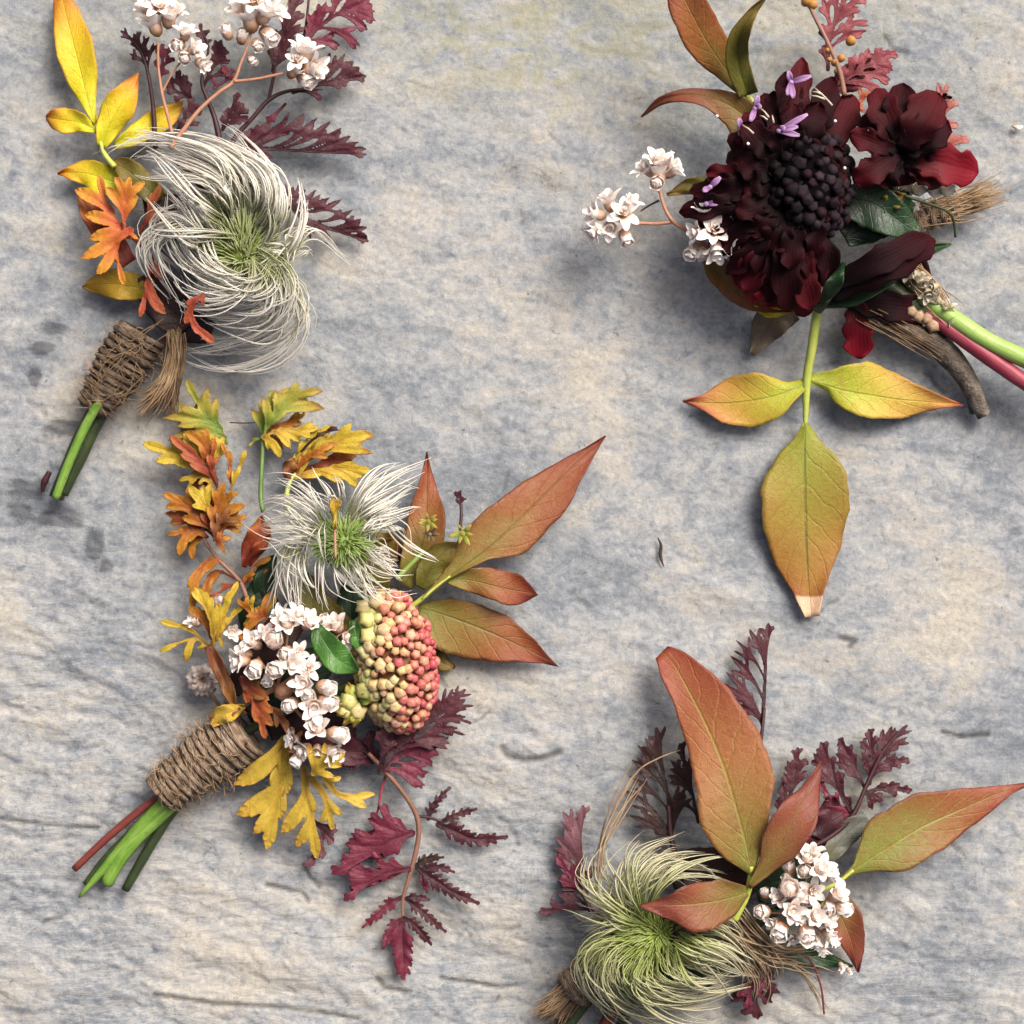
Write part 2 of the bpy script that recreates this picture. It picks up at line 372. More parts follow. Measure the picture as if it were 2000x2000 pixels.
# ---- seed head: green core and silky swirl
def seedhead(T, core, cr, ch, groups, parent, n=300, mats=('core_green', 'silk'), rad=2.3, jit=9, name='seed_head', spikes=300, axis=(0, 0), lock=(3, 10), slen=1.7, srad=2.2, dome=30):
    cx, cy = T(core); r = random.Random(nseed()); m = MB()
    rx, ry = cr[0] * T.s, cr[1] * T.s
    G, U = [], []
    for i in range(9):
        th = i / 8 * math.pi * .62; 
        G.append([P(cx + rx * math.sin(th) * math.cos(q) * .8 + .01, cy - ry * math.sin(th) * math.sin(q) * .8, ch - dome + dome * math.cos(th)) for q in np.arange(16) * math.pi / 8])
        U.append([(i / 8, j / 16) for j in range(16)])
    m.grid(G, U, True)
    for k in range(spikes):           # achenes: short green darts out of the core
        q = r.random() * 6.283; f = math.sqrt(r.random())
        x0, y0 = cx + rx * f * .75 * math.cos(q), cy + ry * f * .75 * math.sin(q)
        z0 = ch - dome * .9 * (1 - math.sqrt(max(0, 1 - (.75 * f) ** 2))); L = r.uniform(.35, .6) * (rx + ry) / 2
        L *= slen * r.uniform(.7, 1.2); x1, y1 = x0 + L * (f * math.cos(q) + axis[0] + r.uniform(-.2, .2)), y0 + L * (f * math.sin(q) + axis[1] + r.uniform(-.2, .2))
        z1 = z0 + L * (.42 - .5 * f)
        m.tube([P(x0, y0, z0), P((x0 + x1) / 2, (y0 + y1) / 2, z0 + (z1 - z0) * .65), P(x1, y1, z1)], [srad, srad * .9, srad * .3], 4, False)
    hd = build(m, name, mats[0], parent)
    m = MB(); tot = sum(g[0] for g in groups)
    for wgt, hts, guides in groups:
        gs = [np.column_stack([catmull([(*T(p), 0) for p in g], 15)[:, :2], np.full(15, 0)]) for g in guides]
        hc = catmull([(i, 0, x) for i, x in enumerate(hts)], 15)[:, 2]
        for k in range(max(2, int(n * wgt / tot / (sum(lock) / 2 - .5)))):
            if len(gs) > 1:
                i = r.randrange(len(gs) - 1); f = r.random(); g0 = gs[i] * (1 - f) + gs[i + 1] * f
            else: g0 = gs[0].copy()
            t = np.linspace(0, 1, 15); jr = .25 * min(rx, ry)
            a1, a2, ph = r.gauss(0, jit * 1.5), r.gauss(0, jit * 1.5), r.random() * 6.28
            s1_, s2_ = r.gauss(0, jr), r.gauss(0, jr)
            g0 = g0.copy(); g0[:, 0] += (1 - t) ** 2 * s1_ + t * a1 + .8 * jit * t * np.sin(ph + 4 * t); g0[:, 1] += (1 - t) ** 2 * s2_ + t * a2 + .8 * jit * t * np.cos(ph + 5 * t)
            lim0 = r.choice((r.uniform(.85, 1.02), r.uniform(.6, 1.0))); hk = r.uniform(.7, 1.08); ho = r.uniform(-10, 6)
            for q_ in range(r.randrange(*lock)):
                fly = 3.0 if r.random() < .12 else 1.0
                b1, b2, b3 = r.gauss(0, 6), r.gauss(0, 6), r.gauss(0, 5)
                sp_ = (.5 + np.sin(np.pi * np.minimum(t * 1.1, 1)) ) * (1 - .55 * t) * fly
                g = g0.copy(); g[:, 0] += b1 * sp_; g[:, 1] += b2 * sp_
                lim = lim0 * r.uniform(.82, 1.04); tq = np.minimum(t * lim, 1)
                g = np.column_stack([np.interp(tq, t, g[:, 0]), np.interp(tq, t, g[:, 1])])
                hh = np.maximum(np.interp(tq, t, hc) * hk + ho + b3 * sp_, 9)
                w = rad * r.uniform(.4, 1.05)
                m.tube([P(x, y, z) for (x, y), z in zip(g, hh)], [w * .8, w, w * 1.1, w, w * .7, w * .2], 4, False)
    build(m, 'plume', mats[1], hd, kind='stuff')
    return hd

# ---- small white everlasting flowers
def make_floret(kind, seed):
    r = random.Random(seed); m = MB()
    def petal(q, L, W, lean, z0, r0, cup):
        G, U = [], []
        ca, sa = math.cos(q), math.sin(q)
        for i in range(7):
            t = (0, .2, .4, .6, .8, .94, 1)[i]; ang = lean * (.35 + .65 * t)
            rr = r0 + L * t * math.sin(ang); zz = z0 + L * t * math.cos(ang)
            wd = W * (.42, .72, .94, 1.0, .9, .62, .22)[i]
            row, ur = [], []
            for j in range(5):
                w = (j - 2) / 2; cx = rr - cup * wd * w * w * .8; cy = wd * w
                row.append((cx * ca - cy * sa, cx * sa + cy * ca, zz + cup * .25 * wd * w * w)); ur.append((t, j / 4))
            G.append(row); U.append(ur)
        m.grid(G, U)
    # swollen foot
    G = [[(max(.02, rad) * math.cos(q), max(.02, rad) * math.sin(q), z) for q in np.arange(8) * math.pi / 4] for rad, z in ({'open': ((.05, -.55), (.28, -.42), (.4, -.15), (.38, .15), (.2, .35), (.02, .4)), 'half': ((.05, -.55), (.28, -.42), (.42, -.15), (.42, .2), (.3, .5), (.02, .62)), 'bud': ((.05, -.55), (.34, -.4), (.5, 0), (.46, .4), (.3, .75), (.02, .92))}[kind])]
    m.grid(G, [[((.08 if kind == 'open' else .5) * (i / 5) ** 1.5, j / 8) for j in range(8)] for i in range(6)], True)
    if kind == 'open':
        for k in range(6): petal(k * 1.047 + r.uniform(-.15, .15), r.uniform(1.0, 1.3), .31, r.uniform(.8, 1.2), -.1, .15, .5)
        for k in range(5): petal(k * 1.257 + r.uniform(-.2, .2), r.uniform(.6, .85), .2, r.uniform(.35, .65), 0, .1, .6)
        for k in range(7):
            q = r.random() * 6.28; m.tube([(0, 0, .2), (.12 * math.cos(q), .12 * math.sin(q), .5), (.2 * math.cos(q), .2 * math.sin(q), .7)], [.04, .04, .05], 4)
    elif kind == 'half':
        for k in range(6): petal(k * 1.047 + r.uniform(-.2, .2), r.uniform(1.1, 1.5), .34, r.uniform(.42, .8), -.25, .22, .6)
        for k in range(4): petal(k * 1.571 + r.uniform(-.3, .3), r.uniform(.9, 1.15), .27, r.uniform(.15, .4), -.05, .1, .6)
    else:
        for k in range(5): petal(k * 1.257 + r.uniform(-.12, .12), r.uniform(1.1, 1.25), .52, r.uniform(.1, .2), -.35, .36, .75)
        for k in range(4): petal(k * 1.571 + r.uniform(-.2, .2), r.uniform(1.0, 1.15), .42, r.uniform(-.22, -.1), -.2, .34, .75)
    return m

FLORET = {}
def floret(T, p, r, h, kind='half', tilt=None, parent=None, name='floret', mat=None):
    key = (kind, rnd.randrange(3))
    if key not in FLORET:
        m = make_floret(kind, hash(kind) % 97 + key[1] if False else {'open': 3, 'half': 20, 'bud': 50}[kind] + key[1])
        sv = S; me = bpy.data.meshes.new('floret'); me.from_pydata(m.v, [], m.f)
        uvl = me.uv_layers.new(name='uv'); li = np.empty(len(me.loops), np.int32); me.loops.foreach_get('vertex_index', li)
        uvl.data.foreach_set('uv', np.asarray(m.uv, np.float32)[li].ravel()); me.materials.append(MATS['white_petal'])
        me.polygons.foreach_set('use_smooth', [True] * len(me.polygons)); FLORET[key] = me
    o = bpy.data.objects.new(name, FLORET[key])
    x, y = T(p); link_obj(o, parent, P(x, y, h) * S)
    if mat: o.material_slots[0].link = 'OBJECT'; o.material_slots[0].material = MATS[mat]
    rr = r * .99 * T.s * S / {'open': 1.0, 'half': 1.0, 'bud': .8}[kind]; o.scale = (rr, rr, rr)
    if tilt is None: d = Vector((rnd.uniform(-.5, .5), rnd.uniform(-.5, .5), 1))
    else: d = Vector((tilt[0], -tilt[1], tilt[2] if len(tilt) > 2 else .5))
    q = d.to_track_quat('Z', 'Y'); o.rotation_euler = (q.to_matrix() @ Matrix.Rotation(rnd.random() * 6.28, 3, 'Z')).to_euler()
    return o

# ---- rounded buds sharing one mesh
BEAD = {}
def bead_mesh(kind, mat):
    if (kind, mat) in BEAD: return BEAD[(kind, mat)]
    m = MB(); G, U = [], []
    for i in range(8):
        th = i / 7 * math.pi; row, ur = [], []
        for j in range(10):
            q = j / 10 * 6.283; lob = 1 + (.16 * math.cos(5 * q) * math.sin(th) ** 2 if kind == 'lobed' else .06 * math.cos(3 * q))
            rr = max(.002, math.sin(th)) ** .8 * lob; z = math.cos(th)
            if kind == 'lobed' and i == 0: z = .78
            row.append((rr * math.cos(q), rr * math.sin(q), z * (.9 if kind == 'lobed' else 1.1))); ur.append((i / 7, j / 10))
        G.append(row); U.append(ur)
    m.grid(G, U, True)
    me = bpy.data.meshes.new('bud'); me.from_pydata(m.v, [], m.f)
    uvl = me.uv_layers.new(name='uv'); li = np.empty(len(me.loops), np.int32); me.loops.foreach_get('vertex_index', li)
    uvl.data.foreach_set('uv', np.asarray(m.uv, np.float32)[li].ravel()); me.materials.append(MATS[mat])
    me.polygons.foreach_set('use_smooth', [True] * len(me.polygons)); BEAD[(kind, mat)] = me
    return me
def bead(wp, r, direction, col, parent, kind='lobed', mat='bead', name='bud', stretch=1.0):
    o = bpy.data.objects.new(name, bead_mesh(kind, mat)); link_obj(o, parent, np.asarray(wp) * S)
    o.scale = (r * S, r * S, r * S * stretch); q = Vector(direction).to_track_quat('Z', 'Y')
    o.rotation_euler = (q.to_matrix() @ Matrix.Rotation(rnd.random() * 6.28, 3, 'Z')).to_euler(); o.color = srgb(col, .6)
    return o

# ---- twine
def wrap(T, p0, p1, r0, r1, h, turns, parent, rt=15, fuzz=160, mat='twine', bulge=.12, name='twine_wrap', fz=.9):
    r = random.Random(nseed()); a = P(*T(p0), h); b = P(*T(p1), h * .8); ax = b - a; L = np.linalg.norm(ax); ax /= L
    s1 = np.cross(ax, [0, 0, 1]); s1 /= np.linalg.norm(s1); s2 = np.cross(s1, ax); r0 *= T.s; r1 *= T.s; rt *= T.s
    m = MB(); G, U = [], []
    for lay, (tn, ph, off) in enumerate(((turns, 0, 0), (turns * .86, 2.0, rt * .6))):
        pts = []; N = int(tn * 16)
        for i in range(N):
            t = i / (N - 1); q = t * tn * 6.283 + ph + .3 * math.sin(t * 9)
            rr = (r0 + (r1 - r0) * t) * (1 + bulge * math.sin(math.pi * t)) + off + (.12 * math.sin(q * .37 + ph) + .1 * math.sin(q * 1.3)) * rt
            slip = (.25 * math.sin(q * .5 + 1) + .25 * math.sin(q * .23 + ph)) * rt
            pts.append(a + ax * (t * L + slip + .55 * rt * math.sin(q + ph) * (1 + lay)) + rr * (math.cos(q) * s1 + math.sin(q) * s2))
        m.tube(pts, [rt * r.uniform(.8, 1.1) for _ in range(N // 3)], 7, True, 0, tn)
    m.tube([a - ax * 4, (a + b) / 2, b + ax * 4], [r0, (r0 + r1) / 2 * (1 + bulge * .8), r1], 14)
    w = build(m, name, mat, parent)
    m = MB()
    for k in range(fuzz):
        t = r.random(); q = r.random() * 6.283; rr = (r0 + (r1 - r0) * t) * (1 + bulge * math.sin(math.pi * t)) + rt * .8
        n = math.cos(q) * s1 + math.sin(q) * s2; tg = -math.sin(q) * s1 + math.cos(q) * s2
        p = a + ax * t * L + n * rr; L2 = r.uniform(14, 46)
        d = n * r.uniform(.1, .6) + tg * r.choice((-1, 1)) * .8 + ax * r.uniform(-.5, .5)
        e = p + d * L2; e2 = e + (d * .3 + ax * r.uniform(-.6, .6)) * L2 * .6
        m.tube([p, (p + e) / 2 + n * 3, e, e2], [fz, fz * .9, fz * .7, fz * .35], 3, False)
    build(m, 'fuzz', 'fibre', w, kind='stuff')
    return w

def tuft(T, pts, r0, spread, h, n, parent, mat='fibre', name='frayed_end', w=1.6, tie=.3, kind='stuff', wig=2):
    r = random.Random(nseed()); m = MB(); q = catmull([(*T(p), hh) for p, hh in zip(pts, interp(h, len(pts)))], 10)
    for k in range(n):
        ox, oy, oz = [r.gauss(0, 1) for _ in range(3)]; ln = r.uniform(.7, 1.05); ph = r.random() * 6
        t = np.linspace(0, 1, 10) * ln; out = []
        for i, tt in enumerate(t):
            x, y, z = [np.interp(tt, np.linspace(0, 1, 10), q[:, c]) for c in range(3)]
            sp = (r0 + (spread - r0) * max(0, (tt - tie) / (1 - tie)) ** 1.3) * T.s
            out.append(P(x + ox * sp * .6 + wig * math.sin(ph + tt * 7), y + oy * sp * .6 + wig * math.cos(ph * 1.7 + tt * 6), max(8, z + oz * sp * .5)))
        m.tube(out, [w, w, w * .9, w * .4], 4, False)
    return build(m, name, mat, parent, kind=kind)

# ------------------------------------------------------------------ materials
leaf_mat('leaf_orange', [(0, '9a9a3c'), (.3, 'ac8c40'), (.52, 'b8743c'), (.8, 'ac5430'), (1, '8c3028')], vein='6f6a30', edge='5a2a22', veinamt=.7)
leaf_mat('leaf_salmon', [(0, 'a09a40'), (.18, 'b08a40'), (.45, 'c07a40'), (.8, 'b8603c'), (1, 'b04a38')], vein='b4b444', edge='8a3c2c', veinamt=.75, edgeamt=.35, mott='a04a30', mottamt=.4)
leaf_mat('leaf_olive_red', [(0, '9aa83c'), (.35, 'a09440'), (.6, 'b0703a'), (.9, 'b04a30'), (1, '8c3030')], vein='c2c860', edge='7c3030', veinamt=.85, edgeamt=.6)
leaf_mat('leaf_brown_red', [(0, '8f9038'), (.3, 'a07a3e'), (.6, 'a85c40'), (1, '96403c')], vein='a8a048', edge='702c2c', veinamt=.6)
leaf_mat('leaf_yellow', g=0.8, stops=[(0, 'b8c42c'), (.3, 'e6dc28'), (.65, 'e2c428'), (.9, 'd89a28'), (1, 'c87028')], vein='d8b830', edge='c08030', veinamt=.45, edgeamt=.45, mott='d0a028', mottamt=.3, trans=.25)
leaf_mat('leaf_gold', g=0.6, stops=[(0, 'c0a828'), (.5, 'd0a828'), (1, 'b88a24')], vein='c89a28', edge='8a6020', veinamt=.4, mott='a87824')
leaf_mat('leaf_trio', g=0.7, stops=[(0, 'aebc3c'), (.25, 'c4c83c'), (.5, 'd4b844'), (.8, 'd09648'), (.95, 'c06a48'), (1, 'b84a4a')], vein='8a8a34', edge='b07a30', veinamt=.55, edgeamt=.3, mott='c88a3c', mottamt=.35)
leaf_mat('leaf_trio_end', g=0.64, stops=[(0, '9aac34'), (.3, 'a8a43a'), (.6, 'b89840'), (.85, 'b88238'), (1, 'b06a34')], vein='5a6430', edge='8a6030', veinamt=.8, edgeamt=.45, mott='b07a34', mottamt=.4, tipc='f0c8a4', shift=.22)
leaf_mat('leaf_green', g=0.55, stops=[(0, '2f5a22'), (.5, '5a9638'), (1, '48802e')], vein='8ab85a', edge='35602a', mott='3c7028', rough=.35, trans=.12)
leaf_mat('leaf_dark_green', [(0, '1c3018'), (.5, '24442a'), (1, '2f5a2c')], vein='3c6a3c', edge='24401f', mott='1a2c16', rough=.4, trans=.08)
leaf_mat('leaf_olive', [(0, '7d8030'), (.5, '8c8434'), (1, '9a7a34')], vein='6a6a2c', edge='8a5a30', mott='8a6a30')
leaf_mat('leaf_grey', g=0.5, stops=[(0, '8a8a48'), (.4, '86887a'), (1, '8a8c84')], vein='7c7c60', edge='80804a', mott='74766a', side=.5)
leaf_mat('leaf_tan', [(0, '5c4c38'), (.5, '7a6850'), (1, '9c8a70')], vein='6a5842', edge='5c4a38', mott='5a4834', trans=.05)
leaf_mat('fern_dark', g=0.42, stops=[(0, '35141c'), (.4, '541b2a'), (.8, '6c2638'), (1, '5e2030')], vein='7a3a48', edge='3c1820', mott='38141c', veinamt=.5, edgeamt=.3, side=0, rough=.5, trans=.12)
leaf_mat('fern_brown', g=0.42, stops=[(0, '2e1a18'), (.5, '46241f'), (1, '52282a')], vein='5a3430', edge='32201c', mott='2e1714', veinamt=.3, side=0, trans=.1)
leaf_mat('fern_wine', g=0.48, stops=[(0, '601c30'), (.4, '842642'), (.8, '983450'), (1, '7c2640')], vein='a05a68', edge='4c1c28', mott='541c2c', veinamt=.5, edgeamt=.4, side=0, trans=.15)
leaf_mat('fern_pink', g=0.55, stops=[(0, '6e2c34'), (.4, '98404a'), (.8, 'b0505a'), (1, 'a84850')], vein='c07a80', edge='7a2a34', mott='802c38', veinamt=.5, edgeamt=.3, side=0, trans=.18)
leaf_mat('fern_salmon', g=0.58, stops=[(0, 'a05048'), (.5, 'c46a5e'), (1, 'd08078')], vein='d89488', edge='a84a48', mott='b05448', side=0, trans=.2)
leaf_mat('fern_mauve', g=0.55, stops=[(0, '5a3038'), (.5, '7c4852'), (1, '94606c')], vein='9c707a', edge='64343e', mott='603038', side=0)
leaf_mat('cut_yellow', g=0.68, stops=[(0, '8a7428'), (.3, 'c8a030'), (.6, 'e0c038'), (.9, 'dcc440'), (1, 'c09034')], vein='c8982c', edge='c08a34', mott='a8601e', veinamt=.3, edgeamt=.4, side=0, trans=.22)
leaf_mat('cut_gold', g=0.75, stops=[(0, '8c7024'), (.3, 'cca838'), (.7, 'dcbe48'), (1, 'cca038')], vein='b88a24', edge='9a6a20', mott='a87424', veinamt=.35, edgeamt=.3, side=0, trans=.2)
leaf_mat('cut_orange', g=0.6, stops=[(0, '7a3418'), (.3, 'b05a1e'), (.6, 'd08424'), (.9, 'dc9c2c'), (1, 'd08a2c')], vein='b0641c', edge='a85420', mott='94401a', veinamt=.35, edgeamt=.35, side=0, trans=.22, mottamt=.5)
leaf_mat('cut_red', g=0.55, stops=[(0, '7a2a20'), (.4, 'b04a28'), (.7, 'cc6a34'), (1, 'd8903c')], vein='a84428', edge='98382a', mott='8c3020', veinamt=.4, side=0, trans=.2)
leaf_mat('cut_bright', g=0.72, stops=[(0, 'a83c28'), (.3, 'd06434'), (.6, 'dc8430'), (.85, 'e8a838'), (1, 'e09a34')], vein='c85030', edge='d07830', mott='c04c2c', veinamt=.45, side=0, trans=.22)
leaf_mat('cut_coral', g=0.58, stops=[(0, '983828'), (.5, 'd0603e'), (1, 'dc8050')], vein='c05040', edge='b04a34', mott='b04434', side=0, trans=.2)
leaf_mat('cut_lime', g=0.66, stops=[(0, '5c8a3c'), (.35, '8fa23c'), (.65, 'c0b848'), (.9, 'd0b450'), (1, 'b08440')], vein='8aa048', edge='a89440', mott='987c30', veinamt=.35, side=0, trans=.22)
leaf_mat('cut_dry', [(0, '6a3420'), (.4, '9c5a30'), (.7, 'b07438'), (1, 'c08c4c')], vein='8a4c2c', edge='7c3c24', mott='7c3a20', side=0, trans=.12)
petal_mat('petal_dark', [(0, '0a0204'), (.5, '1e0309'), (.9, '34050f'), (1, '420714')], rough=.75, trans=.1, spec=.12)
petal_mat('petal_wine', [(0, '1c0308'), (.5, '42060f'), (1, '5a0a18')], rough=.7, trans=.14, spec=.15)
petal_mat('petal_red', [(0, '30060c'), (.4, '740a1a'), (1, '960e26')], rough=.6, trans=.2, spec=.2)
petal_mat('lilac', [(0, '7a4c86'), (.5, 'b084b8'), (1, 'c8a2d0')], rough=.5, trans=.2)
petal_mat('white_petal', [(0, 'a87c54'), (.12, 'dcae8c'), (.34, 'f0d6c6'), (.58, 'fbf0e8'), (1, 'fffaf4')], rough=.6, trans=.22)
petal_mat('cream_petal', [(0, 'b89c70'), (.4, 'e4d8bc'), (1, 'f2ecda')], rough=.6, trans=.2)
petal_mat('blush_petal', [(0, '9a8478'), (.4, 'c4b2a8'), (1, 'd4c8c2')], rough=.7, trans=.2)
bead_mat('bead', .45, dark='a83a30', darkamt=.25)
bead_mat('bead_dark', .75, dark='050305', darkamt=.7, spec=.15)
simple_mat('stem_green', [(.25, '44602c'), (.5, '607e3c'), (.75, '82985a')], 30, .45)
simple_mat('stem_bright', [(.25, '7c9e4a'), (.5, '9abc5e'), (.75, 'b4cc7c')], 20, .4)
simple_mat('stem_fresh', [(.25, '48661c'), (.45, '6a9436'), (.7, '96b456')], 26, .4)
simple_mat('stem_deep', [(.25, '20281a'), (.5, '323f22'), (.75, '4c5c30')], 26, .5)
simple_mat('stem_red', [(.25, '5c2824'), (.5, '7c3a34'), (.75, '8c4a40')], 30, .5)
simple_mat('stem_crimson', [(.25, '7c2434'), (.5, '9c3a4c'), (.75, 'a8545c')], 22, .45)
simple_mat('stem_maroon', [(.25, '2c1418'), (.5, '3e1c22'), (.75, '502a2c')], 40, .5)
simple_mat('stem_tan', [(.25, 'a06a50'), (.5, 'b88468'), (.75, 'c8a080')], 50, .6)
simple_mat('stem_rose', [(.25, '6c5038'), (.5, '8c6454'), (.75, 'a07a6c')], 18, .5)
simple_mat('stem_lime', [(.25, 'a0ac48'), (.5, 'b8c458'), (.75, 'ccd07c')], 30, .5)
simple_mat('bark', [(.25, '3a322a'), (.45, '5c5248'), (.6, '7c7268'), (.8, '948a80')], 40, .85, bump=.9, bdist=.0008)
simple_mat('fibre', [(.25, '7c6248'), (.5, 'a88a68'), (.75, 'd0b490')], 30, .8, bump=0)
simple_mat('fibre_dark', [(.25, '4c3c2c'), (.5, '7c644c'), (.75, 'a48868')], 30, .85, bump=0)
simple_mat('thread', [(.25, '6c4c3c'), (.5, '9c8468'), (.75, 'b4a484')], 30, .6, bump=0)
simple_mat('core_green', [(.0, '7c9634'), (.45, '98ae48'), (.8, 'bcc878'), (1, 'd8dcac')], 30, .5, bump=.2, use_u=.8, trans=.15)
simple_mat('core_pale', [(.0, '8ea444'), (.4, 'acba6c'), (.75, 'c8cea0'), (1, 'e0e0c8')], 30, .5, bump=.2, use_u=.8, trans=.3)
simple_mat('core_lime', [(.0, '7a9a40'), (.5, '98b258'), (.85, 'bccc8c'), (1, 'dce0c0')], 30, .5, bump=.2, use_u=.8, trans=.25)
simple_mat('silk', [(.0, 'a4b45c'), (.14, 'c4ca98'), (.28, 'dedcc6'), (.45, 'eeebe0'), (1, 'f8f4ee')], 14, .38, bump=0, use_u=.8, trans=.42, spec=.4)
simple_mat('silk_cream', [(.0, '8ea83a'), (.25, 'b4bc78'), (.5, 'd2d0a6'), (.8, 'dcd6b8'), (1, 'c8bc98')], 14, .38, bump=0, use_u=.8, trans=.28, spec=.5)
simple_mat('crumb', [(.3, '30241e'), (.6, '4c3a30')], 40, .8)

for tn, g_ in (('twine', .66), ('twine_shaded', .34)):  # second copy is the same twine dimmed, its shade put into the colour
    t = NT(tn); w = t.world_vec(); uv = t.n('ShaderNodeUVMap', uv_map='uv'); sp = t.n('ShaderNodeSeparateXYZ'); t.link(uv.outputs[0], sp.inputs[0])
    n1 = t.noise(w, 40, 5, .65, .5); n2 = t.noise(w, 300, 3)
    ply = t.math('SINE', t.math('MULTIPLY', t.math('ADD', t.math('MULTIPLY', sp.outputs[0], 9.0), t.math('MULTIPLY', sp.outputs[1], 2.0)), 6.283))
    strand = t.math('SINE', t.math('MULTIPLY', t.math('ADD', sp.outputs[1], t.math('MULTIPLY', sp.outputs[0], 2.0)), 70.0))
    col = t.ramp(t.math('ADD', n1, t.math('ADD', t.math('MULTIPLY', ply, .05), t.math('MULTIPLY', strand, .06))), [(p_, srgb(c_, g_)) for p_, c_ in ((.25, '66543f'), (.45, '97806a'), (.6, 'b9a28c'), (.8, 'd6c6b2'))])
    t.link(col, t.b.inputs['Base Color']); t.b.inputs['Roughness'].default_value = .85; t.b.inputs['Specular IOR Level'].default_value = .15
    t.bump(t.math('ADD', t.math('MULTIPLY', ply, .5), t.math('ADD', t.math('MULTIPLY', strand, .3), n2)), .8, .0005)
    MATS[tn] = t.m

# slate: blue grey and buff mottling, split layers, damp marks
t = NT('slate'); g = t.n('ShaderNodeTexCoord')
def mapped(rot, sx, sy, off=0):
    mp = t.n('ShaderNodeMapping'); t.link(g.outputs['Object'], mp.inputs[0]); k = 1 / (1000 * S)
    mp.inputs['Scale'].default_value = (sx * k, sy * k, k * .6); mp.inputs['Rotation'].default_value = (0, 0, math.radians(rot)); mp.inputs['Location'].default_value = (off, off * .7, 0)
    return mp.outputs[0]
def attr(nm): a = t.n('ShaderNodeAttribute', attribute_name=nm); return a.outputs['Fac']
mA, mB, mC, mS = mapped(15, .95, 1.15, 3.1), mapped(20, .8, 1.3, 7.7), mapped(0, 1, 1, 1.3), mapped(17, .55, 2.3, 2.2)
rdg = attr('ridge')
nA = t.noise(mA, 3.0, 5, .62, .5); nB = t.noise(mB, 13, 6, .7, 1.0); nC = t.noise(mC, 38, 3, .66, .6); nD = t.noise(mC, 105, 4, .75); nF = t.noise(mA, 11, 4, .7, .9); nS = t.noise(mS, 15, 5, .7, 1.1)
nG = t.math('ADD', t.math('MULTIPLY', nC, .85), t.math('MULTIPLY', nS, .15))
f = t.math('ADD', t.math('MULTIPLY', nA, .5), t.math('ADD', t.math('MULTIPLY', nB, .3), t.math('MULTIPLY', nG, .20)))
col = t.ramp(f, [(.38, srgb('6f767d')), (.44, srgb('848a91')), (.5, srgb('979b9e')), (.55, srgb('a4a4a2')), (.61, srgb('aeaba4')), (.68, srgb('bab5ab'))])
rust = t.smooth(t.math('ADD', t.math('MULTIPLY', nA, .4), t.math('ADD', t.math('MULTIPLY', nB, .3), t.math('MULTIPLY', nF, .3))), .52, .62)
col = t.mix(t.math('MULTIPLY', rust, .36), col, srgb('aea897'))
blue = t.smooth(t.math('SUBTRACT', 1.0, t.math('ADD', t.math('MULTIPLY', nF, .4), t.math('ADD', t.math('MULTIPLY', nA, .35), t.math('MULTIPLY', nC, .25)))), .51, .60)
col = t.mix(t.math('MULTIPLY', blue, .42), col, srgb('7a838c'))
spk = t.ramp(nD, [(.3, (.78, .78, .8, 1)), (.5, (1, 1, 1, 1)), (.68, (1.22, 1.21, 1.18, 1))])
col = t.mix(.9, col, spk, 'MULTIPLY')
spk2 = t.ramp(nC, [(.28, (.74, .75, .78, 1)), (.45, (1, 1, 1, 1)), (.7, (1.1, 1.09, 1.07, 1))])
col = t.mix(.7, col, spk2, 'MULTIPLY')
pit = t.smooth(t.noise(mC, 64, 2, .5), .70, .76); col = t.mix(t.math('MULTIPLY', pit, .55), col, srgb('4a4c50'))
scr = t.math('SUBTRACT', 1.0, t.smooth(t.math('ABSOLUTE', t.math('SUBTRACT', nB, .52)), .0, .012)); col = t.mix(t.math('MULTIPLY', scr, .3), col, srgb('c6c2b8'))
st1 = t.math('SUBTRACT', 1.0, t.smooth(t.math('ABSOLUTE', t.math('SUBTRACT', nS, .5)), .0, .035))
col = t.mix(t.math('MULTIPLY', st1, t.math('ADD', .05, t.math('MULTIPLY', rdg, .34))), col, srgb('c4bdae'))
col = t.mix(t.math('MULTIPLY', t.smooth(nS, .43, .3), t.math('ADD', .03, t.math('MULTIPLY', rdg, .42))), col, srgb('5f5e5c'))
moss = t.math('MULTIPLY', attr('moss'), t.smooth(nB, .38, .6)); col = t.mix(t.math('MULTIPLY', moss, .6), col, srgb('8a8a68'))
col = t.mix(t.math('MULTIPLY', attr('crack'), .75), col, srgb('3a3630'))  # cracks darkened; shadow lines of the ledges put into the colour
wet = t.smooth(t.math('ADD', attr('wet'), t.math('ADD', t.math('MULTIPLY', t.math('SUBTRACT', nC, .5), 1.1), t.math('MULTIPLY', t.math('SUBTRACT', nB, .5), 3.2))), .3, .95)
col = t.mix(t.math('MULTIPLY', wet, .7), col, srgb('3c4048'))
t.link(col, t.b.inputs['Base Color'])
t.link(t.math('SUBTRACT', .78, t.math('MULTIPLY', wet, .3)), t.b.inputs['Roughness']); t.b.inputs['Specular IOR Level'].default_value = .3
t.bump(t.math('ADD', t.math('MULTIPLY', nC, .2), t.math('ADD', t.math('MULTIPLY', nD, .34), t.math('MULTIPLY', nS, t.math('ADD', .1, t.math('MULTIPLY', rdg, .6))))), .5, .0011)
MATS['slate'] = t.m

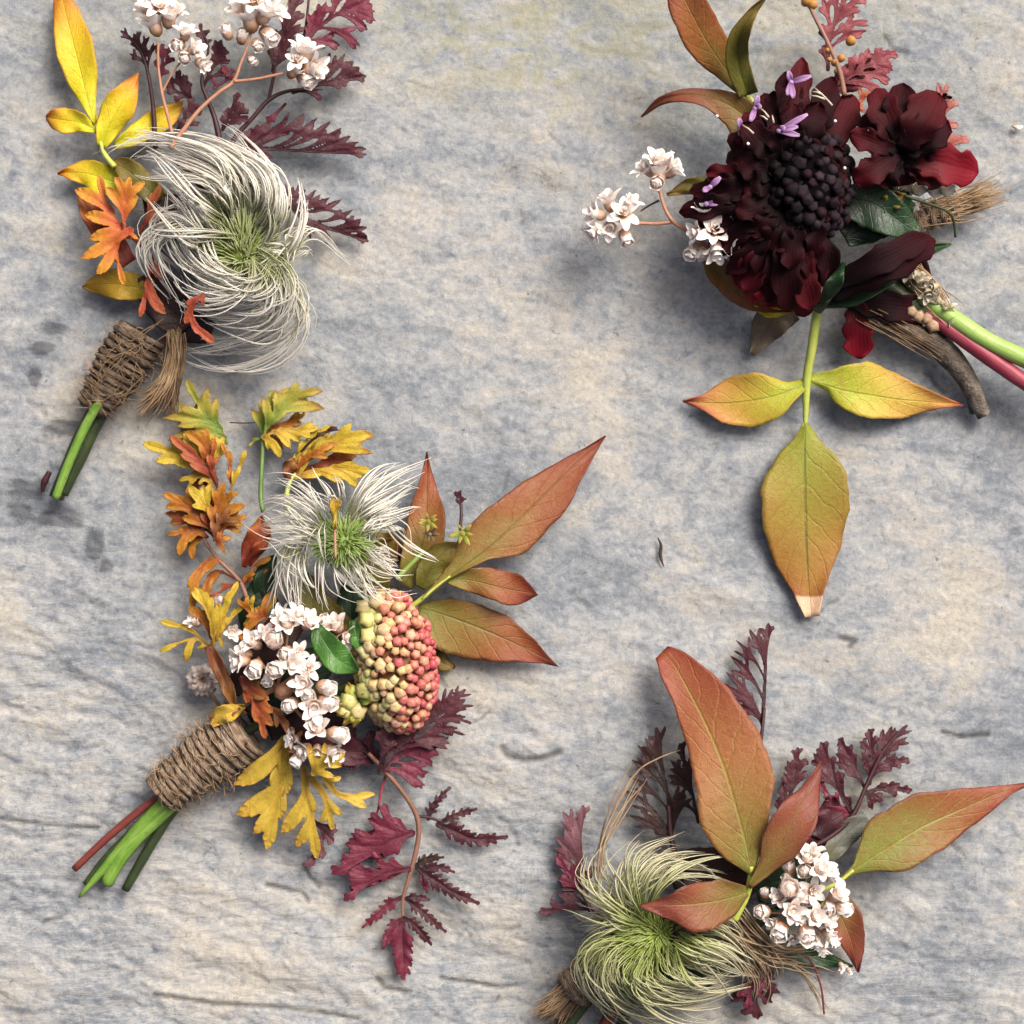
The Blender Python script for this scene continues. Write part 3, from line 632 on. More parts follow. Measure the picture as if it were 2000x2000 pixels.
# ------------------------------------------------------------------ the slate slab
def vnoise(x, y, seed):
    r = np.random.RandomState(seed); tb = r.rand(256, 256)
    xi, yi = np.floor(x).astype(int), np.floor(y).astype(int); fx, fy = x - xi, y - yi
    fx = fx * fx * (3 - 2 * fx); fy = fy * fy * (3 - 2 * fy)
    g = lambda a, b: tb[a % 256, b % 256]
    return (g(xi, yi) * (1 - fx) + g(xi + 1, yi) * fx) * (1 - fy) + (g(xi, yi + 1) * (1 - fx) + g(xi + 1, yi + 1) * fx) * fy
def fbm(x, y, seed, o=5, gain=.5):
    a, s, tot = 1, 0, 0
    for k in range(o): s = s + a * vnoise(x * 2 ** k, y * 2 ** k, seed + k); tot += a; a *= gain
    return s / tot
inner = np.arange(-1080, 1081, 4.5); outer = 1080 + np.cumsum(np.linspace(6, 120, 45))
ax = np.concatenate([-outer[::-1], inner, outer]); N = len(ax)
X, Y = np.meshgrid(ax, ax); px, py = X + 1000, 1000 - Y
ca, sa = math.cos(math.radians(15)), math.sin(math.radians(15)); xr, yr = X * ca - Y * sa, X * sa + Y * ca
wx = 60 * (fbm(X / 160, Y / 160, 3) - .5)
def ledges(fx, fy, seed, n, sharp):
    q = fbm(xr / fx + wx / 260, yr / fy + wx / 80, seed, 6, .55) * n; f = q - np.floor(q)
    return np.floor(q) + np.clip((f - .5) / sharp + .5, 0, 1)
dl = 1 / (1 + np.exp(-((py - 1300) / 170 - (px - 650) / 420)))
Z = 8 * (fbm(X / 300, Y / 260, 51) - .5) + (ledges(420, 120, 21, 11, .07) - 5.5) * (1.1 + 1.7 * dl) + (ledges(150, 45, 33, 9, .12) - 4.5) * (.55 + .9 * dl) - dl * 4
rg = 1 - np.abs(fbm(xr / 120, yr / 26, 61, 5, .6) * 2 - 1) * 2
Z += rg * (.5 + 1.9 * dl) + 4 * (fbm(X / 60, Y / 46, 71, 4, .55) - .5)
def seg_dist(pts):
    d = np.full(X.shape, 1e9)
    for (x0, y0), (x1, y1) in zip(pts[:-1], pts[1:]):
        vx, vy = x1 - x0, y1 - y0; tt = np.clip(((px - x0) * vx + (py - y0) * vy) / (vx * vx + vy * vy), 0, 1)
        d = np.minimum(d, np.hypot(px - x0 - tt * vx, py - y0 - tt * vy))
    return d
wob = 8 * (fbm(X / 18, Y / 18, 91, 3) - .5)
crack = np.zeros(X.shape)
for ln, wd in (([(980, 1462), (992, 1476), (1020, 1484), (1055, 1482), (1092, 1470)], 3.5), ([(590, 1690), (605, 1718), (622, 1735)], 2.5), ([(735, 1912), (752, 1930), (800, 1938)], 2.5), ([(520, 1730), (590, 1745), (600, 1760)], 2.5),
               ([(300, 1945), (420, 1962), (560, 1968), (700, 1990)], 2.5), ([(0, 1600), (90, 1612), (190, 1618)], 2.0), ([(1840, 1430), (1880, 1440), (1930, 1436)], 2.2), ([(1640, 1246), (1670, 1252), (1660, 1262)], 3), ([(860, 1910), (980, 1930), (1010, 1925)], 2)):
    crack = np.maximum(crack, np.clip(1.25 - (seg_dist(ln) + wob * .4) / wd * .5, 0, 1))
cr_r = random.Random(404)
for k in range(46):
    x0, y0 = cr_r.uniform(-150, 2150), cr_r.uniform(-150, 2150); an = math.radians(cr_r.gauss(16, 28)); ln_ = cr_r.uniform(14, 70); pts_ = [(x0, y0)]
    for j in range(4): an += cr_r.gauss(0, .35); pts_.append((pts_[-1][0] + ln_ / 4 * math.cos(an), pts_[-1][1] + ln_ / 4 * math.sin(an)))
    crack = np.maximum(crack, np.clip(1.2 - (seg_dist(pts_) + wob * .5) / cr_r.uniform(1.6, 3.0) * .5, 0, 1) * cr_r.uniform(.3, .75))
Z = Z - 5 * crack
Z = np.minimum(Z, 9.0) - 4
wetm = np.zeros(X.shape)
for cx, cy, rx, ry in ((112, 1006, 40, 22), (55, 960, 38, 26), (183, 1062, 15, 30), (64, 732, 16, 24), (80, 682, 26, 14), (118, 836, 36, 16), (205, 1105, 12, 14), (100, 640, 24, 14), (40, 1000, 30, 22)):
    wetm = np.maximum(wetm, np.clip(1.5 - np.hypot((px - cx) / rx, (py - cy) / ry) * .9, 0, 1))
mossm = np.clip(1.25 - np.hypot((px - 1020) / 300, (py - 40) / 170), 0, 1) + .5 * np.clip(1.1 - np.hypot((px - 1500) / 700, (py - 100) / 300), 0, 1) + .4 * np.clip(1.1 - np.hypot((px - 350) / 500, (py - 60) / 250), 0, 1)
verts = np.column_stack([X.ravel(), Y.ravel(), Z.ravel()]) * S
idx = np.arange(N * N).reshape(N, N)
faces = np.column_stack([idx[:-1, :-1].ravel(), idx[:-1, 1:].ravel(), idx[1:, 1:].ravel(), idx[1:, :-1].ravel()])
me = bpy.data.meshes.new('slate_slab')
me.vertices.add(N * N); me.vertices.foreach_set('co', verts.ravel().astype(np.float32))
nf = len(faces); me.loops.add(nf * 4); me.loops.foreach_set('vertex_index', faces.ravel().astype(np.int32))
me.polygons.add(nf); me.polygons.foreach_set('loop_start', np.arange(0, nf * 4, 4, dtype=np.int32))
me.update(); me.polygons.foreach_set('use_smooth', np.ones(nf, bool))
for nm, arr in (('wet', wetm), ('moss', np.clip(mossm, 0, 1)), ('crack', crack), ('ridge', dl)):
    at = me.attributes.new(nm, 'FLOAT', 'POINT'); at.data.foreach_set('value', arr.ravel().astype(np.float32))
me.materials.append(MATS['slate'])
slab = bpy.data.objects.new('slate_slab', me); COL.objects.link(slab); slab['kind'] = 'structure'

def bout(px, py, label):
    o = root_empty('boutonniere', px, py, label, 'boutonniere', 'boutonnieres laid out on the slate'); WPOS[o.name] = P(px, py, 0) * S
    del o['_w']; return o

# ================================================================== boutonniere with the big silver seed head (upper left)
A = bout(350, 480, 'boutonniere with bright yellow leaves and one large silvery swirling seed head, brown fuzzy twine')
T = frame(50, 0, .36232)
sg = stem(T, [(480, 900), (425, 830), (402, 760), (385, 690)], [16, 14, 10, 7], (70, 65), 'stem_lime', A, 'leaf_sprig')
leaf(T, [(375, 665), (338, 550), (300, 400), (262, 250), (225, 100), (199, 0), (172, -90)], [6, 42, 88, 100, 78, 50, 4], h=(62, 50, 38), mat='leaf_yellow', parent=sg, fold=.22)
leaf(T, [(408, 790), (445, 685), (500, 580), (555, 485), (608, 392)], [22, 68, 88, 58, 4], h=(66, 78, 60), mat='leaf_yellow', parent=sg, fold=.2)
leaf(T, [(385, 702), (300, 665), (220, 650), (150, 640), (110, 638)], [12, 50, 68, 54, 10], h=(66, 70, 50), mat='leaf_yellow', parent=sg, fold=.2)
leaf(T, [(480, 790), (600, 720), (700, 660), (780, 610), (850, 545)], [15, 58, 66, 52, 4], h=(62, 50, 40), mat='leaf_yellow', parent=sg, fold=.15)
leaf(T, [(490, 985), (410, 960), (330, 935), (250, 930), (172, 938)], [70, 100, 70, 40, 3], [60, 80, 75, 42, 3], h=(50, 45, 30), mat='leaf_yellow', parent=sg)
leaf(T, [(690, 1560), (570, 1545), (470, 1530), (380, 1535), (306, 1546)], [50, 75, 80, 52, 3], h=(40, 40, 24), mat='leaf_gold', parent=sg, fold=.2)
ob = stem(T, [(760, 1500), (640, 1340), (540, 1250), (490, 1200)], [14, 12, 8], (60, 90), 'stem_red', A, 'cut_leaf_sprig')
fan(T, [(560, 1270), (500, 1200), (430, 1080), (395, 950)], [(268, 1025), (395, 945), (345, 1290), (320, 1160)], 46, (92, 88), 'cut_bright', ob, 'cut_leaf')
fan(T, [(545, 1270), (530, 1180), (560, 960)], [(480, 955), (560, 955), (640, 985), (430, 1010), (600, 1060)], 48, (98, 112), 'cut_bright', ob, 'cut_leaf')
fan(T, [(590, 1300), (650, 1180), (700, 1060), (725, 1000)], [(725, 1000), (680, 1040), (720, 1140)], 42, (84, 96), 'cut_red', ob, 'cut_leaf')
fan(T, [(560, 1240), (500, 1290), (490, 1350), (520, 1530)], [(300, 1395), (385, 1475), (530, 1535), (610, 1290), (440, 1330)], 40, (104, 92), 'cut_bright', ob, 'cut_leaf')
fan(T, [(660, 1380), (665, 1460), (640, 1600), (620, 1705)], [(618, 1708), (700, 1610), (752, 1690), (740, 1500)], 38, (96, 84), 'cut_coral', ob, 'cut_leaf')
fan(T, [(960, 1590), (900, 1640), (900, 1740), (1010, 1845)], [(862, 1745), (935, 1800), (1015, 1845), (860, 1640), (960, 1650)], 36, (190, 172), 'cut_coral', ob, 'cut_leaf')
leaf(T, [(720, 1080), (600, 960), (520, 900), (450, 880)], [50, 70, 55, 8], h=(60, 70, 60), mat='leaf_olive', parent=sg)
leaf(T, [(560, 1420), (440, 1260), (340, 1130), (280, 1030)], [40, 70, 50, 5], h=(60, 70, 60), mat='cut_red', parent=ob, name='cut_leaf')

fs = stem(T, [(1060, 900), (1050, 780), (1020, 640), (975, 520), (950, 430), (985, 260), (940, 150)], [18, 17, 14, 11, 9, 7, 4], (70, 70, 60), 'stem_maroon', A, 'fern_sprig')
stem(T, [(700, 800), (690, 610), (670, 450), (630, 300), (560, 200)], [14, 13, 10, 7, 4], (60, 50), 'stem_maroon', fs, 'stalk')
stem(T, [(1080, 850), (1130, 740), (1220, 640), (1310, 540), (1420, 490), (1600, 480)], [14, 13, 12, 12, 9, 5], (60, 56, 50), 'stem_maroon', fs, 'stalk')
stem(T, [(1310, 540), (1335, 420), (1345, 340)], [10, 9, 8], (52, 60), 'stem_maroon', fs, 'stalk')
stem(T, [(1350, 330), (1450, 280), (1500, 190), (1520, 60), (1530, -60)], [9, 8, 7, 7, 5], (55, 50), 'stem_maroon', fs, 'stalk')
FD = dict(mat='fern_dark', parent=fs)
_fan = fan
def fan(T, sp, tips, w=22, h=(30, 30), mat='fern_dark', parent=None, name='leaflet', **kw):
    o = _fan(T, sp, tips, w, h, mat, parent, name, **kw)
    return o
fan(T, [(670, 440), (640, 320), (590, 230), (515, 168)], [(515, 168), (560, 200), (600, 165), (640, 190), (690, 230), (560, 290)], 17, (50, 42), **FD)
fan(T, [(720, 420), (735, 340), (740, 240)], [(735, 235), (700, 260), (780, 260), (690, 330), (800, 310), (770, 380)], 26, (70, 78), 'fern_wine', fs)
fan(T, [(900, 540), (830, 500), (760, 470)], [(810, 380), (850, 400), (880, 440), (770, 420), (760, 500), (880, 480), (800, 540)], 26, (58, 66), **FD)
fan(T, [(960, 460), (1000, 380), (1060, 280)], [(1000, 290), (1020, 215), (1060, 240), (1085, 270), (1100, 330), (1110, 390), (980, 330)], 30, (62, 70), **FD)
fan(T, [(975, 250), (955, 190), (940, 130)], [(940, 128), (990, 160), (915, 180), (1000, 210), (920, 230)], 22, (60, 60), **FD)
fan(T, [(1020, 470), (1080, 430), (1110, 380)], [(1000, 420), (1060, 350), (1110, 370), (1130, 420), (1010, 480)], 28, (66, 66), 'fern_wine', fs)
fan(T, [(1060, 700), (1100, 610), (1145, 500)], [(1145, 498), (1180, 560), (1205, 590), (1200, 630), (1090, 580), (1060, 620), (1160, 650)], 28, (60, 70), **FD)
fan(T, [(820, 700), (870, 620), (900, 540)], [(890, 530), (930, 560), (950, 600), (850, 580), (940, 660), (830, 640)], 30, (58, 58), **FD)
fan(T, [(1150, 800), (1280, 800), (1500, 815), (1835, 830)], [(1215, 690), (1300, 655), (1400, 650), (1500, 612), (1570, 635), (1640, 655), (1700, 690), (1745, 735), (1795, 765), (1835, 800), (1330, 850), (1250, 860)], 34, (56, 40), 'fern_dark', fs, cot=1.3)
fan(T, [(1420, 1120), (1520, 1180), (1660, 1240), (1845, 1300)], [(1400, 990), (1475, 990), (1560, 1025), (1640, 1065), (1700, 1075), (1765, 1130), (1810, 1180), (1838, 1225), (1842, 1290), (1560, 1260), (1650, 1290)], 27, (60, 26), 'fern_dark', fs, cot=1.2)
fan(T, [(1440, 500), (1600, 450), (1830, 415)], [(1590, 330), (1640, 285), (1720, 290), (1765, 330), (1800, 370), (1838, 408), (1700, 450), (1600, 525), (1740, 440)], 30, (50, 40), 'fern_dark', fs, cot=1.2)
fan(T, [(1500, 235), (1600, 130), (1720, 60), (1860, 20)], [(1560, 60), (1620, 10), (1690, -60), (1790, -40), (1850, 0), (1880, 60), (1885, 110), (1840, 160), (1800, 245), (1690, 245), (1620, 240), (1540, 120)], 38, (60, 56), 'fern_wine', fs, cot=.9)
fan(T, [(1330, 380), (1370, 250), (1410, 100), (1440, -60)], [(1480, 60), (1470, -20), (1390, 60), (1330, 250), (1480, 130), (1450, 200), (1350, 160), (1420, 280)], 36, (56, 66), **FD)
fan(T, [(1400, 560), (1250, 720), (1160, 800)], [(1300, 660), (1260, 760), (1180, 760)], 26, (40, 44), 'fern_wine', fs)

fan = _fan
ws = stem(T, [(780, 800), (830, 730), (930, 600), (1040, 500), (1120, 440), (1160, 340), (1200, 240), (1215, 160)], [13, 12, 11, 10, 11, 8, 7, 7], (110, 100, 100), 'stem_tan', A, 'flower_spray')
stem(T, [(1120, 440), (1250, 425), (1390, 395)], [9, 8, 8], (101, 108), 'stem_tan', ws, 'stalk')
stem(T, [(800, 760), (770, 640), (735, 500), (715, 350), (715, 230)], [10, 9, 8, 7, 7], (95, 92), 'stem_tan', ws, 'stalk')
stem(T, [(735, 500), (800, 380), (870, 300)], [6, 5, 5], (92, 100), 'stem_tan', ws, 'stalk')
FL = lambda p, r, h, k='half', tilt=None, par=ws: floret(T, p, r, h, k, tilt, par)
for p, r, h, k, ti in (((700, 150), 92, 105, 'half', (-.35, -1, .45)), ((770, 110), 88, 112, 'half', (.25, -1, .5)), ((660, 60), 78, 100, 'half', (-.8, -.8, .3)), ((720, 50), 80, 118, 'open', (.1, -.6, 1)), ((800, 70), 66, 100, 'half', (.6, -.7, .5)),
                       ((860, 190), 66, 108, 'half', (.2, -.8, .7)), ((900, 270), 66, 110, 'half', (.8, -.2, .6)), ((855, 300), 55, 100, 'bud', (.2, .5, .8)), ((940, 340), 62, 108, 'half', (.9, .4, .5)), ((830, 240), 55, 98, 'bud', None),
                       ((1215, 120), 110, 110, 'half', (-.1, -1, .4)), ((1280, 90), 95, 118, 'half', (.6, -.8, .5)), ((1160, 60), 85, 108, 'half', (-.8, -.7, .4)), ((1320, 60), 80, 105, 'half', (.9, -.2, .4)), ((1230, 20), 85, 124, 'open', (0, -.5, 1)), ((1300, 180), 70, 100, 'bud', (.7, .7, .5)),
                       ((1090, 185), 52, 106, 'bud', (-.3, -.8, .6)), ((1165, 210), 50, 100, 'bud', (.2, -.8, .6)), ((1245, 235), 48, 96, 'bud', (.3, .5, .6)), ((1215, 320), 38, 92, 'bud', (.5, .5, .5)),
                       ((1440, 390), 74, 112, 'half', (.6, -.7, .4)), ((1500, 300), 92, 118, 'half', (.25, -1, .5)), ((1530, 370), 88, 112, 'half', (.9, .1, .6)), ((1500, 420), 66, 102, 'bud', (.6, .6, .5)), ((1460, 330), 66, 122, 'open', (.1, -.3, 1))):
    FL(p, r, h, k, ti)

gA = [
    (70, (140, 190, 170, 120, 90, 70), [[(1080, 1180), (1000, 1030), (860, 980), (700, 960), (560, 930)], [(1100, 1200), (1120, 1010), (1000, 880), (800, 800), (600, 760), (470, 790)], [(1150, 1200), (1190, 1000), (1120, 850), (950, 770), (750, 735), (560, 760), (430, 850)]]),
    (75, (145, 195, 190, 170, 140, 100), [[(1180, 1240), (1230, 1080), (1180, 930), (1060, 850), (900, 800), (760, 790)], [(1250, 1250), (1330, 1100), (1320, 980), (1250, 880), (1150, 800), (1060, 765)], [(1300, 1300), (1395, 1150), (1380, 1020), (1320, 920), (1200, 850), (1050, 790), (900, 750)]]),
    (60, (150, 190, 175, 150, 110), [[(1080, 1180), (960, 1100), (840, 1000), (740, 930), (640, 890)], [(1050, 1250), (930, 1170), (850, 1080), (780, 1000), (720, 910)], [(1050, 1300), (900, 1250), (800, 1160), (760, 1080), (745, 990)]]),
    (26, (150, 190, 175, 150), [[(1060, 1230), (900, 1190), (760, 1150), (680, 1110)], [(1050, 1330), (850, 1220), (620, 1210)]]),
    (70, (160, 195, 190, 170, 140, 120), [[(1060, 1420), (900, 1370), (800, 1250), (750, 1130), (770, 1040)], [(1200, 1500), (1080, 1510), (930, 1450), (830, 1330), (790, 1200), (800, 1100)], [(1280, 1440), (1240, 1540), (1120, 1570), (960, 1520), (850, 1410), (800, 1280)]]),
    (34, (130, 150, 130, 110, 100), [[(1000, 1200), (760, 1180), (660, 1270), (700, 1420), (860, 1620)], [(1040, 1260), (800, 1260), (690, 1340), (720, 1480), (830, 1640), (760, 1700)]]),
    (60, (165, 195, 190, 170, 150, 130), [[(1280, 1450), (1260, 1560), (1150, 1600), (1010, 1570), (880, 1490), (800, 1390)], [(1300, 1450), (1300, 1590), (1190, 1660), (1040, 1650), (920, 1600), (850, 1500)], [(1300, 1450), (1350, 1560), (1310, 1690), (1160, 1740), (1000, 1720), (900, 1640)]]),
    (84, (160, 180, 170, 140, 100, 60, 40), [[(1300, 1450), (1370, 1560), (1330, 1700), (1170, 1760), (990, 1775)], [(1310, 1450), (1410, 1550), (1430, 1690), (1340, 1800), (1180, 1865), (1000, 1850), (860, 1790)], [(1320, 1440), (1450, 1500), (1540, 1630), (1520, 1780), (1390, 1890), (1200, 1935), (980, 1900), (780, 1800)]]),
    (14, (165, 185, 190, 180, 170), [[(1330, 1400), (1430, 1320), (1510, 1200), (1545, 1030), (1515, 870)], [(1330, 1400), (1400, 1280), (1430, 1150), (1415, 1000)]]),
    (6, (165, 170, 150, 110, 60), [[(1400, 1330), (1480, 1250), (1580, 1230), (1680, 1270), (1785, 1370)]]),
    (26, (165, 175, 160, 150), [[(1300, 1400), (1400, 1340), (1480, 1320)], [(1310, 1420), (1420, 1440), (1500, 1500)]]),
]
sh = seedhead(T, (1150, 1310), (190, 240), 160, gA, A, mats=('core_pale', 'silk'), dome=80, n=620, rad=1.9, jit=15, lock=(2, 9), axis=(-.2, -.5), slen=1.3, srad=1.7, spikes=620)
stem(T, [(1180, 1400), (1000, 1640), (800, 1800), (650, 1950)], [20, 20, 20], (70, 34), 'stem_maroon', A)
T2 = frame(50, 450, .36232)
wr = wrap(T2, (620, 560), (365, 965), 118, 72, 62, 13, A, rt=16, fuzz=260, bulge=.25, mat='twine_shaded', fz=.6)
for pp in ([(600, 560), (480, 640), (420, 760)], [(640, 640), (520, 700), (400, 840)], [(560, 700), (440, 820), (380, 940)], [(500, 620), (560, 760), (420, 900)], [(680, 560), (560, 640), (480, 620)]):
    tuft(T2, pp, 66, 74, (104, 98), 5, A, 'fibre_dark', 'loose_fibres', 1.0, .1, wig=12)
for pts, r, h, mt in (([(430, 880), (355, 1010), (265, 1200), (165, 1440)], [48, 46, 44, 40], (48, 26), 'stem_deep'), ([(460, 900), (375, 1050), (290, 1230), (200, 1420)], [40, 38, 36, 32], (44, 26), 'stem_deep'), ([(400, 920), (320, 1060), (230, 1260), (160, 1445)], [24, 24, 24, 22], (82, 62), 'stem_fresh')):
    stem(T2, pts, r, h, mt, A, sides=10)
stem(T2, [(130, 1300), (100, 1360), (90, 1410)], [14, 20, 9], (24, 20), 'stem_maroon', A, 'bark_scrap')
tuft(T2, [(800, 560), (800, 700), (740, 850), (640, 960)], 24, 62, (60, 30), 110, A, 'fibre', 'frayed_end', 1.5, .45, wig=4)
tuft(T2, [(810, 560), (830, 720), (800, 860), (780, 990)], 18, 34, (60, 30), 80, A, 'fibre_dark', 'frayed_end', 1.5, .5, wig=4)
leaf(T, [(1000, 1800), (850, 1720), (720, 1600), (640, 1480)], [60, 120, 110, 40], h=(40, 40), mat='fern_brown', parent=sg)  # dark filler leaves added below the seed head, standing in for shade
leaf(T, [(1050, 1300), (900, 1200), (760, 1150), (640, 1060)], [90, 150, 120, 20], h=(50, 50), mat='fern_brown', parent=sg)
leaf(T, [(1300, 1250), (1150, 1050), (980, 920), (800, 850)], [90, 130, 100, 20], h=(54, 54), mat='fern_brown', parent=sg)

# ================================================================== boutonniere with golden cut leaves and coral head (centre left)
B = bout(640, 1300, 'boutonniere with golden cut leaves, white buds, a coral domed head and neat twine wrap')
T = frame(250, 720, .31056)
cs = stem(T, [(760, 1480), (700, 1335), (560, 1190), (470, 1040), (520, 880), (560, 740), (500, 620)], [15, 14, 12, 11, 9, 8, 7], (80, 60, 60), 'stem_rose', B, 'cut_leaf_sprig')
stem(T, [(850, 900), (835, 800), (842, 600), (850, 420)], [16, 15, 14, 12], (80, 55), 'stem_green', cs, 'stalk')
stem(T, [(1010, 900), (1000, 780), (1030, 690), (1090, 620)], [18, 16, 12, 9], (80, 60), 'stem_lime', cs, 'stalk')
cy, co, cr_, cl, cd = 'cut_yellow', 'cut_orange', 'cut_red', 'cut_lime', 'cut_dry'
def CF(sp, tips, w, h, mt, teeth=0, cot=.9):
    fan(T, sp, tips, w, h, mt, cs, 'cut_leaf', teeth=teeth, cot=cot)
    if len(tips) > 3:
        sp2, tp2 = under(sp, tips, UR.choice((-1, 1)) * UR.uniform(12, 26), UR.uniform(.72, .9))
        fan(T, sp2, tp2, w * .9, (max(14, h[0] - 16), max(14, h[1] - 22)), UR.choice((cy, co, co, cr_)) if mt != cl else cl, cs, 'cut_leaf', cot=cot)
CF([(620, 470), (570, 360), (480, 290), (370, 75)], [(368, 72), (450, 190), (500, 125), (560, 185), (220, 312), (310, 365), (330, 245), (420, 390)], 34, (40, 44), cl)
CF([(850, 440), (880, 350), (950, 260), (1070, 90)], [(850, 180), (930, 140), (1010, 150), (1070, 88), (1120, 200), (1225, 140), (1232, 250), (1000, 260)], 38, (60, 70), cl)
CF([(850, 430), (960, 380), (1080, 390), (1195, 370)], [(1195, 372), (1150, 430), (1080, 460), (960, 565), (880, 510), (1020, 500), (1160, 340)], 36, (62, 54), cy)
CF([(840, 440), (800, 450), (755, 490)], [(755, 492), (780, 440)], 28, (52, 46), cl)
CF([(1060, 680), (1150, 560), (1280, 480), (1400, 350)], [(1300, 430), (1400, 348), (1340, 400), (1545, 418), (1470, 470), (1535, 530), (1240, 420), (1130, 500)], 40, (60, 66), cy)
CF([(1060, 680), (1180, 640), (1300, 620), (1520, 640)], [(1525, 645), (1440, 600), (1445, 745), (1350, 720), (1230, 655), (1480, 680)], 38, (58, 48), cy)
CF([(1090, 520), (1170, 440), (1310, 368)], [(1312, 366), (1220, 400)], 20, (78, 84), 'fern_brown')
CF([(1060, 650), (1110, 580), (1250, 480)], [(1090, 540), (1150, 520), (1200, 500), (1300, 470), (1260, 560)], 34, (66, 74), co)
leaf(T, [(1000, 690), (1020, 620), (1040, 560)], [20, 48, 10], h=(64, 70), mat=cd, parent=cs, name='cut_leaf')
CF([(560, 740), (480, 610), (380, 560), (100, 470)], [(98, 468), (175, 580), (240, 560), (265, 425), (350, 400), (320, 480), (300, 600)], 38, (62, 66), cy)
CF([(560, 740), (490, 620), (400, 540), (270, 425)], [(268, 428), (340, 470), (330, 540), (390, 600)], 40, (70, 82), cr_)
CF([(560, 700), (480, 600), (500, 500), (490, 380)], [(350, 398), (430, 390), (490, 375), (545, 440), (450, 470)], 38, (66, 78), co)
CF([(560, 720), (520, 620), (545, 460)], [(545, 455), (500, 540), (570, 560)], 36, (74, 84), cr_)
CF([(540, 740), (460, 670), (330, 700)], [(325, 705), (385, 735), (440, 730), (470, 660), (400, 650)], 36, (70, 62), cy)
CF([(650, 720), (640, 600), (590, 470)], [(588, 468), (640, 520), (620, 640)], 34, (60, 66), co)
CF([(640, 760), (680, 680), (735, 520)], [(738, 515), (700, 620), (660, 640)], 36, (66, 72), cy)
CF([(560, 1080), (500, 980), (400, 880), (230, 790)], [(225, 785), (240, 870), (340, 940), (300, 800), (380, 740), (330, 860)], 38, (74, 78), co)
CF([(560, 1060), (520, 920), (440, 800)], [(375, 735), (440, 790), (400, 860), (470, 740), (520, 720)], 40, (84, 90), cy)
CF([(560, 1080), (560, 900), (600, 720)], [(530, 760), (600, 715), (690, 780), (640, 800), (735, 860), (560, 840), (500, 860)], 44, (86, 98), co)
CF([(560, 1100), (620, 980), (740, 930)], [(745, 925), (725, 985), (690, 860), (610, 1160), (560, 1020), (650, 1060)], 44, (86, 90), co)
CF([(540, 1080), (580, 960), (640, 880)], [(640, 870), (560, 900), (700, 960), (520, 960)], 46, (94, 104), cd)
CF([(500, 1060), (440, 1010), (250, 1045)], [(248, 1042), (320, 1000), (320, 1180), (380, 1090), (440, 1040)], 36, (66, 58), co)
leaf(T, [(730, 1250), (770, 1130), (830, 1030), (835, 925)], [10, 60, 72, 6], h=(70, 84, 80), mat=cr_, parent=cs, name='cut_leaf', fold=.3)
leaf(T, [(760, 1240), (830, 1120), (900, 1050)], [10, 40, 6], h=(64, 84, 90), mat=cr_, parent=cs, name='cut_leaf', fold=.3)
CF([(720, 1360), (770, 1280), (840, 1200)], [(845, 1195), (800, 1290), (900, 1190), (740, 1300)], 30, (66, 72), co)
CF([(690, 1330), (550, 1190), (430, 1280), (390, 1400)], [(405, 1530), (440, 1330), (375, 1370), (480, 1280)], 32, (66, 72), co, cot=.7)
CF([(540, 1740), (520, 1600), (470, 1450), (420, 1380)], [(440, 1385), (490, 1400), (400, 1400), (530, 1440), (560, 1500)], 36, (92, 98), cy)
CF([(560, 1700), (600, 1540), (690, 1345)], [(690, 1342), (640, 1400), (620, 1480), (560, 1480)], 36, (92, 100), cy)
CF([(700, 1340), (600, 1390), (520, 1440)], [(515, 1430), (580, 1360)], 28, (84, 88), cr_)
CF([(500, 1740), (400, 1650), (210, 1590)], [(205, 1590), (330, 1610)], 34, (72, 66), cy)
CF([(500, 1740), (400, 1700), (205, 1775)], [(202, 1778), (370, 1845), (440, 1760)], 40, (74, 64), cy)
CF([(520, 1740), (570, 1680), (590, 1745)], [(592, 1750), (600, 1600)], 30, (88, 90), cy)
CF([(860, 1560), (770, 1530), (690, 1460)], [(685, 1455), (755, 1430), (740, 1560), (840, 1590), (730, 1655), (800, 1500), (915, 1395)], 38, (84, 90), co)
leaf(T, [(920, 1560), (880, 1640), (760, 1690), (690, 1660)], [20, 45, 40, 8], h=(70, 74), mat=cr_, parent=cs, name='cut_leaf')

# broad leaves
T5 = frame(650, 820, .31056)
bl = stem(T5, [(350, 1300), (450, 1210), (560, 1125), (640, 1060), (740, 985)], [20, 18, 15, 12, 9], (70, 92, 96), 'stem_lime', B, 'leaf_sprig')
leaf(T5, [(450, 1040), (530, 880), (580, 700), (592, 560), (594, 450), (593, 320), (590, 200)], [40, 105, 124, 106, 68, 30, 2], h=(70, 60, 40), mat='leaf_orange', parent=bl, fold=.3)
leaf(T5, [(550, 1060), (610, 940), (680, 850), (760, 800), (850, 802)], [30, 85, 80, 35, 2], h=(76, 95, 90), mat='leaf_olive', parent=bl, fold=.1)
leaf(T5, [(560, 1130), (700, 1010), (820, 925), (940, 840), (1100, 700), (1300, 500), (1500, 300), (1620, 190), (1718, 102)], [8, 40, 110, 190, 190, 150, 72, 28, 2], [8, 10, 24, 50, 175, 172, 95, 38, 2], h=(96, 92, 64, 36), mat='leaf_orange', parent=bl, fold=.08, nu=34, nv=8, wave=7)
leaf(T5, [(720, 1000), (850, 1005), (1000, 1040), (1130, 1070), (1220, 1085), (1290, 1102)], [20, 70, 108, 108, 60, 2], [24, 72, 88, 98, 62, 2], h=(90, 84, 58), mat='leaf_orange', parent=bl, fold=.1)
leaf(T5, [(540, 1180), (640, 1205), (800, 1260), (1000, 1340), (1200, 1430), (1320, 1495), (1418, 1552)], [20, 70, 128, 140, 82, 35, 2], [60, 175, 225, 190, 100, 40, 2], h=(50, 44, 26), mat='leaf_orange', parent=bl, fold=.06, nu=32, nv=8, wave=7)
